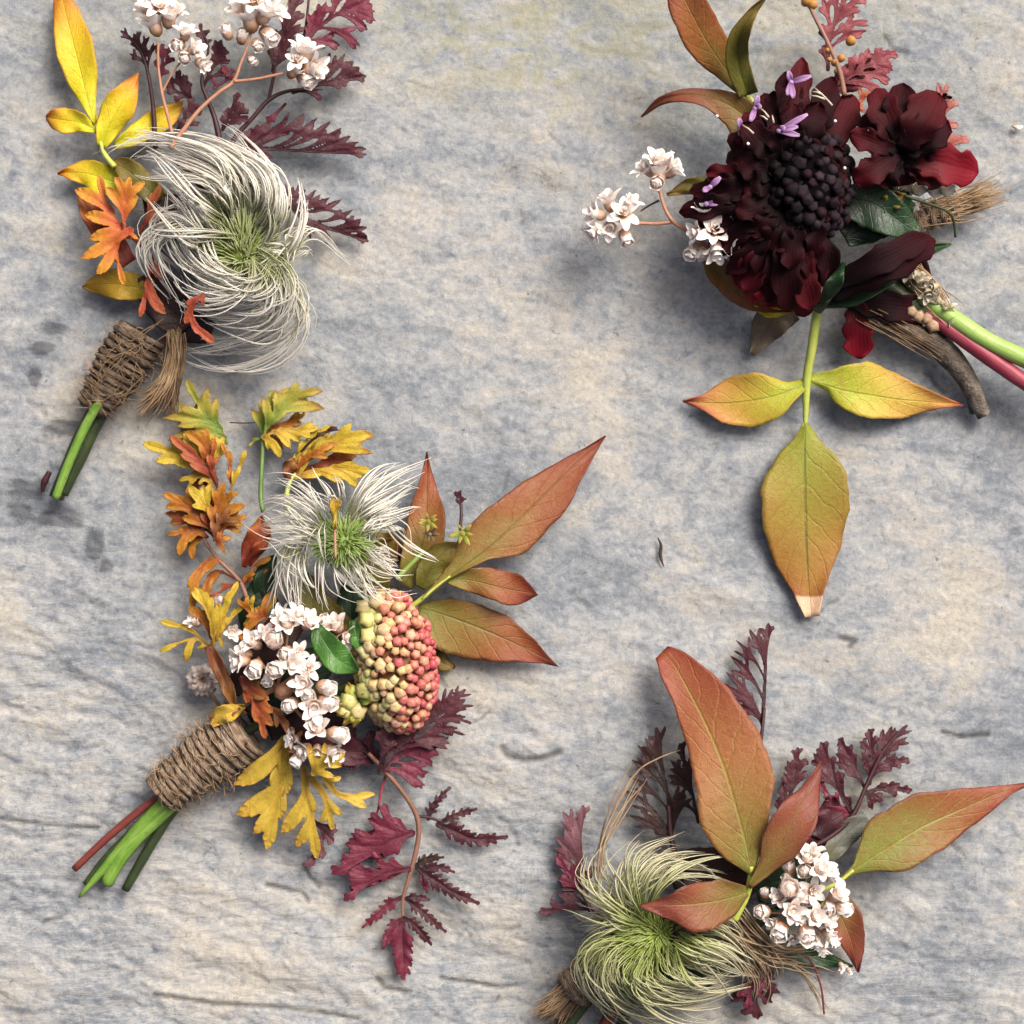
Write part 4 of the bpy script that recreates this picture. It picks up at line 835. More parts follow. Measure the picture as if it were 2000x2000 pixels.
leaf(T5, [(560, 1420), (660, 1510), (770, 1560)], [30, 60, 8], h=(28, 22), mat='leaf_olive', parent=bl)
leaf(T5, [(300, 700), (380, 820), (430, 900)], [40, 70, 10], h=(40, 40), mat='leaf_brown_red', parent=bl)
stem(T5, [(400, 1000), (480, 920), (575, 825)], [16, 14, 10], (110, 118), 'stem_bright', bl, 'stalk')
def calyx(T, c, rr, h, n, mat, parent, name='calyx'):
    r = random.Random(nseed()); m = MB(); cx, cy_ = T(c); rr *= T.s
    for k in range(n):
        q = k * 6.283 / n + r.uniform(-.3, .3); L = rr * r.uniform(.8, 1.25); d = np.array([math.cos(q), math.sin(q)])
        b0 = np.array([cx, cy_]); m.blade([b0, b0 + d * L * .5, b0 + d * L], (h, h + L * .3, h + L * .35), [L * .12, L * .16, .4], [L * .12, L * .16, .4], 6, 1, .2)
    m.tube([P(cx, cy_, h - rr * .5), P(cx, cy_, h), P(cx, cy_, h + rr * .2)], [rr * .2, rr * .3, rr * .1], 8)
    return build(m, name, mat, parent, 1.5)
calyx(T5, (600, 640), 70, 112, 7, 'cut_lime', bl); calyx(T5, (815, 715), 80, 118, 7, 'cut_lime', bl); calyx(T5, (610, 720), 55, 108, 6, 'leaf_tan', bl)
sp2 = stem(T5, [(800, 690), (808, 600), (805, 520)], [11, 10, 9], (122, 110), 'stem_maroon', bl, 'stalk')
fan(T5, [(806, 570), (806, 510), (800, 450)], [(758, 460), (800, 445), (835, 490), (770, 500)], 12, (110, 112), 'fern_dark', bl)
T4 = frame(250, 1120, .36232)
leaf(T4, [(1010, 275), (1060, 370), (1130, 460), (1240, 530)], [20, 62, 80, 12], [20, 70, 78, 12], h=(150, 165, 150), mat='leaf_green', parent=bl, fold=.25)
leaf(T4, [(1210, 250), (1230, 330), (1250, 440)], [14, 40, 10], h=(140, 150), mat='leaf_green', parent=bl)
leaf(T, [(1080, 1320), (1180, 1460), (1300, 1580), (1420, 1620)], [70, 90, 80, 30], h=(70, 90), mat='leaf_olive', parent=bl)
leaf(T, [(900, 1500), (860, 1380), (880, 1250), (930, 1180)], [50, 70, 60, 10], h=(50, 56), mat='leaf_dark_green', parent=bl)
leaf(T, [(1420, 1650), (1400, 1500), (1420, 1380), (1480, 1300)], [60, 90, 70, 10], h=(60, 66), mat='leaf_dark_green', parent=bl)
leaf(T, [(1560, 1500), (1540, 1320), (1600, 1180), (1680, 1080)], [80, 110, 100, 20], h=(60, 70), mat='leaf_olive', parent=bl)

gB = [
    (46, (150, 170, 160, 130, 90), [[(1180, 1080), (1080, 980), (980, 920), (880, 910), (800, 930)], [(1200, 1000), (1130, 900), (1030, 850), (920, 850), (850, 900)], [(1230, 980), (1180, 860), (1070, 780), (940, 785), (830, 850)]]),
    (20, (150, 180, 170, 150), [[(1240, 960), (1270, 850), (1210, 760), (1090, 720), (990, 690)], [(1320, 900), (1310, 810), (1250, 730), (1180, 650)]]),
    (26, (150, 175, 160, 120, 80), [[(1380, 950), (1430, 850), (1550, 720), (1700, 630), (1850, 595)], [(1420, 980), (1500, 860), (1620, 780), (1820, 720)]]),
    (46, (150, 170, 160, 130, 110), [[(1420, 980), (1520, 880), (1640, 820), (1790, 800)], [(1450, 1000), (1560, 920), (1680, 860), (1770, 850)], [(1460, 1030), (1600, 950), (1760, 890)], [(1480, 1060), (1600, 1020), (1680, 1000), (1720, 1060)]]),
    (30, (155, 175, 165, 150), [[(1480, 1080), (1600, 1120), (1680, 1250)], [(1470, 1110), (1580, 1200), (1650, 1300)]]),
    (6, (155, 175, 165, 150), [[(1600, 960), (1740, 1150), (1845, 1310)]]),
    (44, (155, 180, 178, 170, 160), [[(1470, 1150), (1560, 1270), (1660, 1340), (1815, 1362)], [(1430, 1180), (1500, 1290), (1600, 1360), (1700, 1370)], [(1380, 1180), (1440, 1290), (1540, 1370), (1640, 1400)], [(1340, 1200), (1370, 1300), (1460, 1370), (1560, 1410)]]),
    (6, (160, 200, 195, 180), [[(1300, 1150), (1290, 1280), (1330, 1400), (1430, 1540)]]),
    (30, (150, 180, 175, 165), [[(1200, 1180), (1140, 1290), (1140, 1400), (1180, 1460)], [(1060, 1130), (1030, 1250), (1070, 1420), (1165, 1575)], [(1030, 1120), (995, 1240), (1030, 1380), (1130, 1550)]]),
    (18, (140, 150, 130, 110), [[(1030, 1120), (960, 1240), (900, 1330), (840, 1380)], [(1000, 1150), (950, 1300), (1000, 1440), (1100, 1545)]]),
    (40, (150, 165, 150, 120), [[(1180, 1060), (1060, 1030), (950, 1000), (860, 950)], [(1180, 1100), (1080, 1080), (960, 1080), (900, 1060)]]),
    (16, (165, 185, 180, 165), [[(1180, 1000), (1110, 1060), (1120, 1160), (1180, 1240)], [(1240, 980), (1180, 1060), (1190, 1170), (1250, 1260)], [(1420, 960), (1490, 1020), (1520, 1120), (1560, 1220)]]),
]
seedhead(T, (1350, 1090), (185, 150), 180, gB, B, mats=('core_lime', 'silk'), dome=60, n=400, rad=1.5, jit=16, lock=(1, 6), spikes=420, slen=1.1, srad=1.6)
stem(T, [(1310, 815), (1300, 960), (1305, 1190)], [10, 9, 7], (190, 205), 'stem_tan', B, 'dry_style')
leaf(T, [(1330, 860), (1305, 840), (1300, 930), (1300, 1010)], [10, 34, 14, 3], h=(196, 202), mat='cut_yellow', parent=cs, name='cut_leaf')
stem(T, [(640, 338), (720, 342), (800, 340)], [4, 4, 3], (30, 30), 'stem_maroon', cs, 'dry_thread')

# white flowers
T = T4
ws = stem(T, [(520, 840), (640, 700), (800, 620), (960, 560)], [16, 15, 14, 10], (80, 110), 'stem_tan', B, 'flower_spray')
for e in ((860, 330), (700, 450), (1060, 640), (1030, 880), (1150, 320), (900, 700)):
    stem(T, [(800, 620), ((800 + e[0]) / 2 + 10, (620 + e[1]) / 2 + 10), e], [9, 8, 6], (105, 125), 'stem_tan', ws, 'stalk')
for p, r, h, k, ti in (((860, 275), 70, 150, 'half', (-.1, -.6, 1)), ((835, 240), 56, 142, 'half', (-.6, -.7, .6)), ((905, 245), 56, 146, 'half', (.4, -.7, .7)), ((965, 275), 62, 146, 'half', (.5, -.4, .8)), ((690, 380), 62, 146, 'half', (-.6, -.5, .8)), ((790, 365), 66, 156, 'bud', (0, -.4, 1)), ((740, 340), 52, 140, 'half', (-.3, -.7, .6)),
                       ((620, 470), 66, 142, 'half', (-.9, .1, .6)), ((690, 500), 56, 150, 'bud', (-.2, .5, 1)), ((640, 430), 54, 138, 'half', (-.8, -.5, .5)), ((810, 510), 60, 160, 'bud', (-.3, .2, 1)), ((885, 490), 58, 158, 'half', (.3, 0, 1)), ((760, 555), 42, 140, 'bud', (-.2, .7, .7)), ((920, 430), 50, 140, 'open', None), ((970, 515), 56, 152, 'open', (.1, -.2, 1)),
                       ((955, 585), 64, 160, 'half', (-.2, .1, 1)), ((1055, 610), 56, 152, 'bud', (.8, .1, .6)), ((890, 700), 50, 146, 'bud', (-.5, .3, .9)), ((1000, 710), 70, 158, 'half', (.2, .2, 1)), ((1060, 690), 56, 148, 'bud', (.8, .2, .7)), ((960, 650), 50, 150, 'bud', None),
                       ((1020, 840), 70, 150, 'half', (-.1, -.5, 1)), ((1110, 868), 60, 146, 'bud', (.9, 0, .6)), ((960, 940), 52, 126, 'half', (-.7, .4, .6)), ((920, 990), 44, 116, 'bud', (-.5, .8, .5)), ((1090, 950), 64, 130, 'half', (.6, .5, .6)), ((1020, 950), 54, 122, 'half', (0, .7, .7)), ((900, 890), 50, 120, 'open', (-.8, 0, .6)),
                       ((1130, 290), 66, 128, 'half', (-.3, -.6, .7)), ((1180, 340), 60, 128, 'half', (.5, .2, .8)), ((1080, 270), 46, 130, 'bud', (-.5, -.5, .6)), ((560, 310), 44, 96, 'half', (.3, .2, 1)), ((370, 265), 46, 70, 'half', (-.5, -.5, .6)), ((860, 420), 46, 136, 'bud', None), ((500, 140), 34, 80, 'bud', None)):
    floret(T, p, r * 1.2, h, k, ti, ws)
stem(T, [(835, 640), (835, 625)], [50, 40], (118, 130), 'stem_tan', ws, 'flower_disc')
# faded blush flower beside the wrap
bf = stem(T, [(520, 760), (470, 680), (400, 580)], [12, 10, 8], (50, 46), 'stem_rose', B, 'faded_flower')
for k in range(9):
    q = k * .7; leaf(T, [(400, 575), (400 + 45 * math.cos(q), 575 + 45 * math.sin(q)), (400 + 92 * math.cos(q), 575 + 92 * math.sin(q))], [14, 34, 14], h=(44, 56, 40), mat='blush_petal', parent=bf, name='petal', nu=7, nv=2, solid=1.5, fold=.3)
# dry curled leaves round the wrap, golden leaves below it
dl_ = stem(T, [(640, 760), (580, 700), (500, 520), (430, 390)], [9, 9, 8, 5], (95, 92), 'stem_red', B, 'cut_leaf_sprig')
leaf(T, [(430, 390), (480, 490), (530, 600), (580, 740)], [22, 34, 36, 6], h=(96, 112, 100), mat='cut_dry', parent=dl_, name='cut_leaf', fold=.5)
fan(T, [(610, 560), (670, 650), (700, 750), (735, 885)], [(740, 890), (690, 800), (760, 680), (780, 750), (640, 700), (780, 820)], 34, (132, 122), 'cut_red', dl_, 'cut_leaf')
leaf(T, [(600, 560), (640, 590), (700, 640), (750, 660)], [10, 36, 46, 10], h=(128, 136), mat='cut_dry', parent=dl_, name='cut_leaf')
fan(T, [(700, 690), (800, 760), (880, 880)], [(885, 885), (800, 830), (840, 760), (870, 820), (760, 740)], 28, (118, 108), 'cut_dry', dl_, 'cut_leaf')
leaf(T, [(630, 720), (560, 745), (500, 770), (450, 820)], [10, 44, 50, 8], h=(112, 120, 112), mat='cut_gold', parent=dl_, name='cut_leaf', fold=.2)
fan(T, [(600, 730), (520, 760), (440, 770)], [(435, 765), (470, 810), (540, 800)], 30, (114, 110), 'cut_dry', dl_, 'cut_leaf')
fan(T, [(845, 900), (830, 1050), (800, 1250), (750, 1475)], [(575, 1138), (590, 1300), (680, 1400), (750, 1478), (825, 1320), (860, 1180), (720, 1250)], 62, (78, 34), 'cut_gold', dl_, 'cut_leaf', cot=1.2, fold=.15, rw=24)
leaf(T, [(835, 930), (815, 1100), (800, 1250)], [10, 50, 16], h=(76, 52), mat='cut_gold', parent=dl_, name='cut_leaf')
fan(T, [(950, 1060), (960, 1200), (990, 1330), (1015, 1525)], [(828, 1395), (905, 1470), (1015, 1528), (1010, 1280), (940, 1320)], 54, (84, 36), 'cut_gold', dl_, 'cut_leaf', cot=1.2, fold=.15, rw=22)
fan(T, [(990, 1110), (1060, 1200), (1100, 1370)], [(1040, 1345), (1100, 1375), (1150, 1300), (1090, 1280)], 58, (82, 46), 'cut_gold', dl_, 'cut_leaf', fold=.15, rw=22)
fan(T, [(1060, 1110), (1150, 1200), (1320, 1190)], [(1322, 1188), (1285, 1262), (1150, 1100), (1230, 1210)], 40, (80, 56), 'cut_gold', dl_, 'cut_leaf', fold=.2, rw=16)
fan(T, [(1000, 1080), (1050, 1040), (1100, 990)], [(965, 925), (1060, 915), (1168, 972), (1110, 1100), (1150, 1040), (1010, 980)], 46, (120, 132), 'cut_gold', dl_, 'cut_leaf', fold=.2)
fan(T, [(960, 960), (900, 900), (880, 830)], [(862, 960), (890, 830), (940, 850)], 34, (116, 124), 'cut_dry', dl_, 'cut_leaf')
fan(T, [(1000, 1330), (1050, 1420), (970, 1580)], [(970, 1585), (1050, 1540), (1110, 1450), (1130, 1390), (1010, 1480)], 38, (30, 20), 'fern_mauve', dl_, 'leaflet')

# coral domed head
hm = MB(); cx, cy_ = T((1440, 480)); ang = math.radians(-8)
def hd_pt(u, v, k=1.0):          # u,v in the unit disc -> point and normal on the dome
    x, y = u * 205 * T.s, v * 360 * T.s; xx, yy = x * math.cos(ang) - y * math.sin(ang), x * math.sin(ang) + y * math.cos(ang)
    z = math.sqrt(max(0, 1 - u * u - v * v)); return xx, yy, z
G, U = [], []
for i in range(10):
    th = i / 9 * math.pi * .56; G.append([]); U.append([])
    for j in range(18):
        q = j / 18 * 6.283; x, y, z = hd_pt(math.sin(th) * math.cos(q) * .93, math.sin(th) * math.sin(q) * .93)
        G[-1].append(P(cx + x + .01, cy_ + y, 78 + 92 * math.cos(th))); U[-1].append((i / 9, j / 18))
hm.grid(G, U, True)
simple_mat('head_core', [(.3, '6a4a28'), (.6, '8c5a34')], 40, .6)
head = build(hm, 'flower_head', 'head_core', B)
r = random.Random(5); NB = 215
for k in range(NB):
    f = (k + .5) / NB; rad_ = math.sqrt(f) * 1.0; q = k * 2.39996
    th = math.acos(max(-1, 1 - f * 1.12)); u_, v_ = math.sin(th) * math.cos(q), math.sin(th) * math.sin(q)
    x, y, _ = hd_pt(u_, v_); z = 78 + 100 * math.cos(th)
    px_, py_ = cx + x * 1.02 + r.uniform(-4, 4), cy_ + y * 1.02 + r.uniform(-4, 4)
    side = u_ * .8 + .2 * v_ + r.uniform(-.5, .5)
    colr = r.choice(('d0666a', 'c85a62', 'd87870', 'dc8a7c')) if side > .32 else r.choice(('dc9678', 'e4a888', 'd88070', 'e8b898')) if side > -.1 else r.choice(('e8c88c', 'e4b888', 'e6cf98')) if side > -.45 else r.choice(('e4d894', 'd8d488', 'e8d8a0', 'e4c898'))
    big = 1.2 if side < -.35 else 1.06 if side < .1 else .9
    nrm = (u_ / 1.2, -v_ / 1.6, max(.15, math.cos(th)))
    bead(P(px_, py_, z), 9.8 * big * r.uniform(.75, 1.25), (nrm[0] + r.uniform(-.3, .3), nrm[1] + r.uniform(-.3, .3), nrm[2]), colr, head, 'lobed', 'bead', 'bud', 1.15)
for p, rr, h, c in (((1190, 690), 26, 120, 'd0d080'), ((1170, 740), 22, 116, 'dcd890'), ((1240, 740), 24, 118, 'e0d498'), ((1285, 625), 27, 132, 'd4d684'), ((1140, 700), 20, 108, 'c4cc70'), ((1220, 640), 20, 120, 'c8d070'), ((1300, 560), 22, 138, 'd8dc8c'), ((1290, 250), 24, 140, 'dcdc88'), ((1300, 340), 26, 146, 'e4dc90'), ((1270, 180), 22, 128, 'e4d898'), ((1340, 150), 22, 134, 'ecd8a0'), ((1440, 118), 14, 120, 'dc8a7c'), ((1490, 128), 13, 118, 'd87e78'), ((1460, 140), 12, 124, 'e09a88'), ((1410, 130), 12, 122, 'e4b090'), ((1280, 420), 24, 142, 'e4e0a0')):
    x, y = T(p); bead(P(x, y, h), rr * .72, (r.uniform(-.5, .3), r.uniform(-.3, .3), 1), c, head, 'lobed', 'bead', 'bud', 1.2)
for base, tip, w_, hh in (((1230, 720), (1100, 740), 34, 112), ((1230, 730), (1160, 820), 30, 110), ((1240, 730), (1215, 830), 30, 112), ((1230, 700), (1180, 590), 34, 118), ((1250, 700), (1330, 640), 34, 128)):
    mid = ((base[0] + tip[0]) / 2, (base[1] + tip[1]) / 2)
    leaf(T, [base, mid, tip], [14, w_, 5], h=(hh, hh + 14, hh + 6), mat='leaf_bract' if 'leaf_bract' in MATS else 'cut_lime', parent=head, name='bract', nu=8, nv=3, solid=2, fold=.4)
stem(T, [(1300, 560), (900, 720), (620, 860)], [24, 24, 24], (70, 60), 'stem_deep', B)
for sp_, w_, mt_ in (([(560, 640), (680, 480), (820, 340), (960, 240)], [40, 90, 90, 20], 'fern_brown'), ([(640, 760), (820, 660), (980, 520), (1120, 380)], [50, 110, 110, 20], 'leaf_dark_green'), ([(760, 860), (920, 800), (1080, 760), (1260, 780)], [40, 90, 100, 20], 'fern_brown'), ([(900, 900), (1050, 930), (1200, 960), (1330, 960)], [40, 80, 80, 10], 'fern_dark'), ([(640, 330), (660, 180), (720, 60), (760, -60)], [30, 60, 55, 8], 'leaf_dark_green')):
    leaf(T, sp_, w_, h=(44, 52, 36), mat=mt_, parent=bl)  # dark leaves added low in the gaps, shade between flowers as colour

# dark red fern hanging at the lower right
T6 = frame(600, 1400, .28474)
fs = stem(T6, [(420, 250), (560, 400), (680, 550), (750, 680), (765, 800), (740, 950), (690, 1130), (655, 1260), (655, 1400), (650, 1560)], [14, 17, 17, 17, 18, 17, 15, 13, 10, 6], (60, 36, 26, 22), 'stem_rose', B, 'fern_sprig')
fan(T, [(1370, 1060), (1480, 920), (1620, 790), (1815, 628)], [(1380, 770), (1440, 830), (1545, 780), (1605, 690), (1660, 695), (1740, 660), (1818, 626), (1815, 690), (1818, 775), (1775, 835), (1725, 890), (1695, 915)], 27, (70, 50), 'fern_dark', fs, teeth=2)
fan(T, [(1350, 1060), (1450, 1000), (1560, 950), (1700, 900)], [(1480, 900), (1560, 890), (1665, 960), (1640, 1020), (1600, 1080), (1600, 1142), (1540, 1100), (1690, 910)], 30, (62, 46), 'fern_wine', fs, teeth=2)
fan(T, [(1350, 1080), (1370, 950), (1390, 770)], [(1390, 765), (1340, 850), (1420, 830), (1440, 900)], 32, (84, 96), 'fern_dark', fs, teeth=1)
fan(T, [(1380, 1040), (1280, 960), (1150, 880)], [(1200, 830), (1150, 940), (1300, 850), (1250, 1010), (1330, 960), (1160, 1040)], 46, (40, 40), 'fern_dark', fs)
FB = lambda sp, tips, w, mt='fern_dark', h=(26, 24), teeth=1: fan(T6, sp, tips, w, h, mt, fs, teeth=teeth)
stem(T6, [(750, 680), (830, 690), (920, 720)], [11, 10, 9], (26, 26), 'stem_maroon', fs, 'stalk')
def cutlobe(sp, w, n, mt, h=(26, 24)):     # narrow leaflet with rounded lobes on both sides
    c = catmull([(*p, 0) for p in sp], 30)[:, :2]; tips = []
    tg = np.gradient(c, axis=0); tg /= np.linalg.norm(tg, axis=1)[:, None]
    for k in range(n):
        i = int(4 + 22 * k / n); nn = np.array([-tg[i][1], tg[i][0]]); ww = w * (1 - .55 * k / n)
        for sd in (-1, 1): tips.append(tuple(c[i] + nn * sd * ww + tg[i] * w * .75))
    tips.append(tuple(c[-1]))
    fan(T6, sp, tips, w * .42, h, mt, fs, cot=.8, fold=.15, rw=w * .3, minlen=w * 1.3)
cutlobe([(830, 700), (870, 600), (980, 485)], 44, 4, 'fern_dark')
cutlobe([(930, 720), (1030, 670), (1160, 635)], 44, 4, 'fern_dark')
cutlobe([(900, 740), (1000, 780), (1150, 840), (1370, 825)], 68, 7, 'fern_dark')
cutlobe([(745, 1020), (830, 970), (935, 965)], 40, 4, 'fern_brown')
cutlobe([(800, 1040), (900, 1030), (1010, 1065)], 42, 4, 'fern_dark')
cutlobe([(760, 1040), (860, 1110), (1000, 1200), (1175, 1280)], 66, 7, 'fern_dark')
cutlobe([(780, 1080), (810, 1140), (820, 1205)], 34, 3, 'fern_wine')
cutlobe([(680, 1245), (750, 1235), (840, 1255)], 34, 4, 'fern_dark')
cutlobe([(680, 1250), (780, 1330), (860, 1400), (950, 1475)], 46, 6, 'fern_dark')
cutlobe([(645, 1240), (560, 1290), (470, 1370), (380, 1445)], 48, 6, 'fern_wine')
cutlobe([(650, 1420), (650, 1560), (660, 1680), (660, 1795)], 86, 6, 'fern_wine')
cutlobe([(665, 1380), (740, 1430), (800, 1500), (850, 1565)], 46, 5, 'fern_dark')
cutlobe([(645, 1390), (580, 1450), (520, 1590)], 46, 5, 'fern_wine')
fan(T6, [(720, 800), (560, 860), (400, 960), (180, 1075)], [(600, 690), (490, 600), (420, 700), (300, 800), (265, 870), (280, 950), (230, 990), (178, 1078), (480, 940), (560, 950), (360, 830), (450, 800), (640, 740)], 58, (34, 26), 'fern_wine', fs, cot=1.3, fold=.2, rw=22)
leaf(T6, [(715, 800), (600, 800), (450, 850), (300, 930)], [10, 110, 130, 40], [10, 60, 70, 30], h=(28, 22), mat='fern_wine', parent=fs, name='leaflet', wave=8, wfreq=3)
fan(T6, [(700, 1045), (560, 1070), (420, 1140), (258, 1255)], [(560, 980), (470, 1000), (280, 1060), (275, 1110), (330, 1050), (255, 1258), (400, 1070), (480, 1110), (300, 1170)], 50, (32, 24), 'fern_wine', fs, cot=1.3, fold=.2, rw=20)
leaf(T6, [(690, 1045), (560, 1070), (420, 1120), (300, 1190)], [8, 40, 46, 14], [8, 46, 60, 20], h=(26, 20), mat='fern_wine', parent=fs, name='leaflet', wave=6, wfreq=3)
stem(T6, [(540, 400), (510, 500), (490, 620), (460, 720)], [10, 9, 9, 6], (36, 30), 'stem_crimson', fs, 'stalk')

wrap(T4, (620, 850), (185, 1185), 146, 96, 64, 15, B, rt=15, fuzz=260, bulge=.12)
T7 = frame(0, 1300, .41408)
for pts, rr, h, mt in (([(860, 560), (710, 645), (520, 800), (350, 960)], [19, 19, 18, 17], (58, 38, 26), 'stem_red'), ([(860, 600), (760, 700), (600, 860), (500, 1030)], [34, 38, 38, 30], (44, 26), 'stem_fresh'), ([(840, 580), (730, 690), (560, 880), (372, 1092)], [32, 34, 28, 6], (58, 36, 24), 'stem_fresh'), ([(880, 600), (790, 720), (680, 900), (590, 1058)], [26, 24, 24, 20], (34, 18), 'stem_deep'), ([(760, 640), (640, 760), (500, 900), (400, 1030)], [14, 15, 14, 12], (40, 22), 'stem_deep')):
    stem(T7, pts, rr, h, mt, B, sides=10)

# ================================================================== boutonniere with the near-black flower (upper right)
C = bout(1640, 400, 'boutonniere with near-black burgundy flowers, lilac specks and a three-part yellow leaf')
T = frame(1100, 0, .46584)
bl = stem(T, [(960, 640), (860, 500), (760, 390), (720, 340)], [18, 16, 12, 8], (120, 130), 'stem_lime', C, 'leaf_sprig')
leaf(T, [(755, 400), (680, 290), (600, 170), (530, 40), (480, -60), (440, -170)], [10, 52, 88, 82, 55, 4], [10, 50, 84, 84, 60, 4], h=(110, 150, 210, 230), mat='leaf_salmon', parent=bl, fold=.12)
leaf(T, [(775, 400), (735, 270), (738, 160), (785, 65), (855, -15)], [40, 50, 44, 22, 3], [42, 48, 40, 22, 3], h=(130, 170, 230, 250), mat='leaf_olive', parent=bl, fold=.5)
leaf(T, [(840, 600), (740, 470), (580, 400), (430, 415), (328, 492)], [110, 85, 38, 20, 2], [70, 65, 30, 20, 2], h=(110, 120, 110, 70), mat='leaf_brown_red', parent=bl, fold=.25)
leaf(T, [(640, 775), (540, 780), (435, 815)], [30, 34, 3], h=(110, 120, 110), mat='leaf_olive', parent=bl)
leaf(T, [(590, 1040), (660, 1150), (770, 1245), (970, 1300)], [20, 60, 66, 8], [20, 50, 50, 8], h=(70, 80, 90), mat='leaf_salmon', parent=bl, fold=.15)
leaf(T, [(800, 1290), (880, 1310), (970, 1295)], [10, 22, 4], h=(86, 90), mat='leaf_yellow', parent=bl)
leaf(T, [(960, 1290), (870, 1350), (790, 1485)], [60, 75, 12], [40, 70, 10], h=(50, 40, 20), mat='leaf_tan', parent=bl, fold=.2)
# three-part leaf
T8 = frame(1300, 550, .36232)
tr = stem(T8, [(850, 60), (818, 160), (790, 350), (762, 520), (755, 700), (752, 850)], [24, 25, 24, 24, 16, 8], (110, 80, 50, 36, 30), 'stem_lime', C, 'leaf_sprig')
leaf(T8, [(760, 545), (680, 582), (600, 612), (480, 640), (350, 655), (200, 652), (92, 648)], [24, 55, 108, 140, 118, 42, 2], [30, 45, 105, 150, 140, 44, 2], h=(46, 44, 30, 22), mat='leaf_trio', parent=tr, fold=.06, nu=30, nv=7)
leaf(T8, [(770, 530), (870, 560), (950, 585), (1080, 610), (1250, 635), (1430, 650), (1605, 662)], [34, 88, 142, 175, 130, 58, 2], [16, 28, 85, 120, 105, 46, 2], h=(46, 44, 30, 22), mat='leaf_trio', parent=tr, fold=.06, nu=30, nv=7)
leaf(T8, [(755, 760), (752, 850), (748, 970), (750, 1150), (755, 1350), (765, 1550), (775, 1680), (786, 1806)], [14, 80, 195, 242, 210, 135, 76, 46], [12, 60, 165, 236, 220, 155, 84, 34], h=(38, 34, 24, 18), mat='leaf_trio_end', parent=tr, fold=.05, nu=36, nv=8)

# red fern
fr2 = stem(T, [(1180, 400), (1160, 300), (1110, 180), (1040, 40), (1020, -40)], [11, 10, 9, 8, 7], (170, 130, 110), 'stem_rose', C, 'fern_sprig')
fan(T, [(1110, 290), (1120, 150), (1160, 40), (1210, -60)], [(1085, 100), (1085, -10), (1140, -40), (1205, -60), (1275, -10), (1235, 30), (1280, 85), (1270, 130), (1220, 100), (1090, 190)], 26, (112, 118), 'fern_pink', fr2, teeth=1)
fan(T, [(1150, 350), (1220, 310), (1300, 260), (1392, 215)], [(1225, 225), (1280, 200), (1335, 200), (1395, 216), (1375, 262), (1380, 295), (1372, 335), (1340, 375), (1180, 280)], 28, (128, 134), 'fern_pink', fr2, teeth=0, cot=1.3)
leaf(T, [(1140, 380), (1200, 330), (1290, 280), (1330, 260)], [20, 60, 40, 8], h=(124, 126), mat='fern_pink', parent=fr2, name='leaflet')
fan(T, [(1500, 600), (1580, 500), (1640, 420)], [(1570, 348), (1530, 400), (1600, 390), (1645, 425), (1655, 520), (1600, 540), (1240, 460)], 30, (140, 130), 'fern_salmon', fr2)
fan(T, [(1480, 700), (1560, 640), (1692, 573)], [(1694, 572), (1640, 560), (1640, 650), (1580, 600)], 28, (140, 130), 'fern_salmon', fr2)
fan(T, [(1200, 420), (1250, 420), (1280, 380)], [(1240, 370), (1280, 375), (1260, 460)], 34, (140, 140), 'cut_coral', fr2)
for p, rr, h in (((1205, 172), 10, 136), ((1110, 212), 6, 130), ((1165, 245), 8, 140), ((1140, 262), 8, 138), ((1020, 5), 11, 118), ((1045, 20), 10, 118), ((1150, 300), 7, 142), ((1115, 250), 5, 136)):
    x, y = T(p); bead(P(x, y, h), rr, (0.2, .2, 1), 'c89048', fr2, 'plain', 'bead', 'bud')

# near-black flower: ruffled rays round a beaded dome
cx, cy_ = T((975, 770))
cm = MB(); G, U = [], []
for i in range(10):
    th = i / 9 * math.pi * .58
    G.append([P(cx + 26 + 80 * math.sin(th) * math.cos(q) + .01, cy_ + 102 * math.sin(th) * math.sin(q), 175 + 75 * math.cos(th)) for q in np.arange(18) * 6.283 / 18]); U.append([(i / 9, j / 18) for j in range(18)])
cm.grid(G, U, True); simple_mat('dark_core', [(.3, '040204'), (.7, '0a0508')], 40, .9, spec=.05)
dark = build(cm, 'dark_flower', 'dark_core', C)
r = random.Random(17); NB = 110
for k in range(NB):
    f = (k + .5) / NB; th = math.acos(1 - f * 1.05); q = k * 2.39996
    u_, v_ = math.sin(th) * math.cos(q), math.sin(th) * math.sin(q)
    c = r.choice(('2a1e26', '31242c', '20141c', '382a32', '2c141c')) if u_ > -.2 else r.choice(('0e060a', '160a10', '1c0c14'))  # left beads coloured darker: shade on that side painted in
    bead(P(cx + 26 + 82 * u_ + r.uniform(-6, 6), cy_ + 104 * v_ + r.uniform(-6, 6), 172 + 80 * math.cos(th) + r.uniform(-8, 5)), r.uniform(8.5, 15), (u_ + r.uniform(-.5, .5), -v_ + r.uniform(-.5, .5), max(.2, math.cos(th) + .2)), c, dark, r.choice(('plain', 'lobed')), 'bead_dark', 'bud', r.uniform(.7, 1.2))
